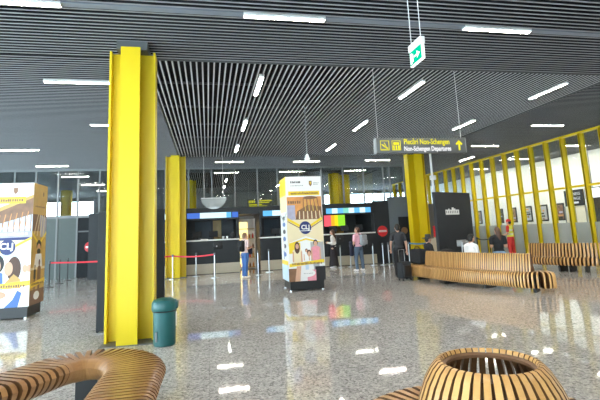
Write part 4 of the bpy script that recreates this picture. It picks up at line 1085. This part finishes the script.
person((6.99, 11.0, 0), -1.35, 1.64, 'person in white t-shirt with dark hair sitting behind the middle bench', SARM, SEAT, 'cloth_white', 'cloth_charcoal', 'black', 'hair_black', 'short', seat=.53, lean=.10)
person((7.92, 11.05, 0), -.5, 1.49, 'person in black top and light jeans with long brown hair standing behind the middle bench', FWD, ST(.06), 'cloth_black', 'denim_light', 'cloth_white', 'hair_brown', 'short', longhair=.10, headturn=.5)
person((13.45, 17.85, 0), .5, 1.75, 'person in red cap, red trousers and yellow hi-vis vest by the glass screen', (((-.14, .0, .63), (-.10, .12, .60)), ((.14, -.01, .63), (.14, .05, .5))), ST(.06, .02), 'cloth_red', 'cloth_red', 'black', 'hair_black', 'short', cap_=('cap', 'cloth_red'), vest='vest_yellow')

# ------------------------------------------------------------------ luggage
t = thing('suitcase', 'black wheeled suitcase standing beside the person in black', 'suitcase', (5.88, 12.85, 0), .3)
mb('charcoal').rbox(-.19, .19, -.12, .12, .06, .56, .04, 4).build('shell', t)
mb('black').rbox(-.15, .15, -.155, -.11, .12, .46, .02, 3).build('front_pocket', t)
mb('steel').tube([(-.11, .08, .55), (-.11, .08, .92), (.11, .08, .92), (.11, .08, .55)], .010, 8).build('handle', t)
for s_ in (-1, 1):
    for q in (-1, 1): mb('rubber').cyl((s_*.15-.012, q*.09, .03), (s_*.15+.012, q*.09, .03), .03, 14).build('wheel', t)
t = thing('holdall', 'black soft bag lying on the left end of the curved bench', 'bag', (6.42, 12.95, .455), .2)
mb('cloth_black').rbox(-.17, .17, -.26, .26, 0, .46, .09, 4).build('body', t); mb('rubber').tube([(-.02, -.14, .44), (-.02, -.08, .52), (-.02, .08, .52), (-.02, .14, .44)], .012, 8).build('handle', t)
t = thing('holdall', 'small dark bag behind the bench back beside the person with the black hat', 'bag', (6.86, 11.98, .455), .2)
mb('cloth_black').rbox(-.13, .13, -.20, .20, 0, .46, .10, 4).build('body', t); mb('rubber').tube([(0, -.1, .44), (0, -.05, .51), (0, .05, .51), (0, .1, .44)], .012, 8).build('handle', t)
t = thing('luggage_trolley', 'silver luggage trolley behind the person in white t-shirt', 'trolley', (7.95, 13.1, 0), .4)
b = mb('steel').tube([(-.25, .3, .12), (-.25, -.25, .2), (-.25, -.3, 1.05), (.25, -.3, 1.05), (.25, -.25, .2), (.25, .3, .12)], .018, 8).tube([(-.25, .3, .12), (.25, .3, .12)], .018, 8).tube([(-.25, .0, .16), (.25, .0, .16)], .015, 8)
b.build('frame', t)
mb('mid_grey').box(-.24, .24, -.29, -.1, .92, .94).box(-.24, .24, -.12, -.1, .92, 1.12).box(-.24, -.22, -.29, -.1, .92, 1.1).box(.22, .24, -.29, -.1, .92, 1.1).build('basket', t, smooth=False)
for x, y in ((-.25, -.22), (.25, -.22), (0, .3)): mb('rubber').cyl((x-.02, y, .06), (x+.02, y, .06), .06, 14).build('wheel', t)

# ------------------------------------------------------------------ light and view
for i, y in enumerate((13.5, 19.5, 25.5)):  # unseen area lights added to brighten the lounge wall
    ld = bpy.data.lights.new('lounge_wall_fill', 'AREA'); ld.shape = 'RECTANGLE'; ld.size = 5.5; ld.size_y = .7; ld.energy = 95; ld.color = (1, .94, .85)
    lo = bpy.data.objects.new('lounge_wall_fill', ld); COL.objects.link(lo); lo.location = (17.0, y, 4.9); lo.rotation_euler = (math.radians(20), 0, -HALF)
w = bpy.data.worlds.new('world'); SC.world = w; w.use_nodes = True
nt = w.node_tree; nt.nodes.clear(); o = nt.nodes.new('ShaderNodeOutputWorld'); bg = nt.nodes.new('ShaderNodeBackground')
bg.inputs[0].default_value = (.74, .87, 1., 1); bg.inputs[1].default_value = 10.5
nt.links.new(bg.outputs[0], o.inputs[0])
SC.view_settings.view_transform = 'Standard'; SC.view_settings.look = 'None'; SC.view_settings.gamma = 1; SC.view_settings.use_curve_mapping = False
SC.view_settings.exposure = 1.02
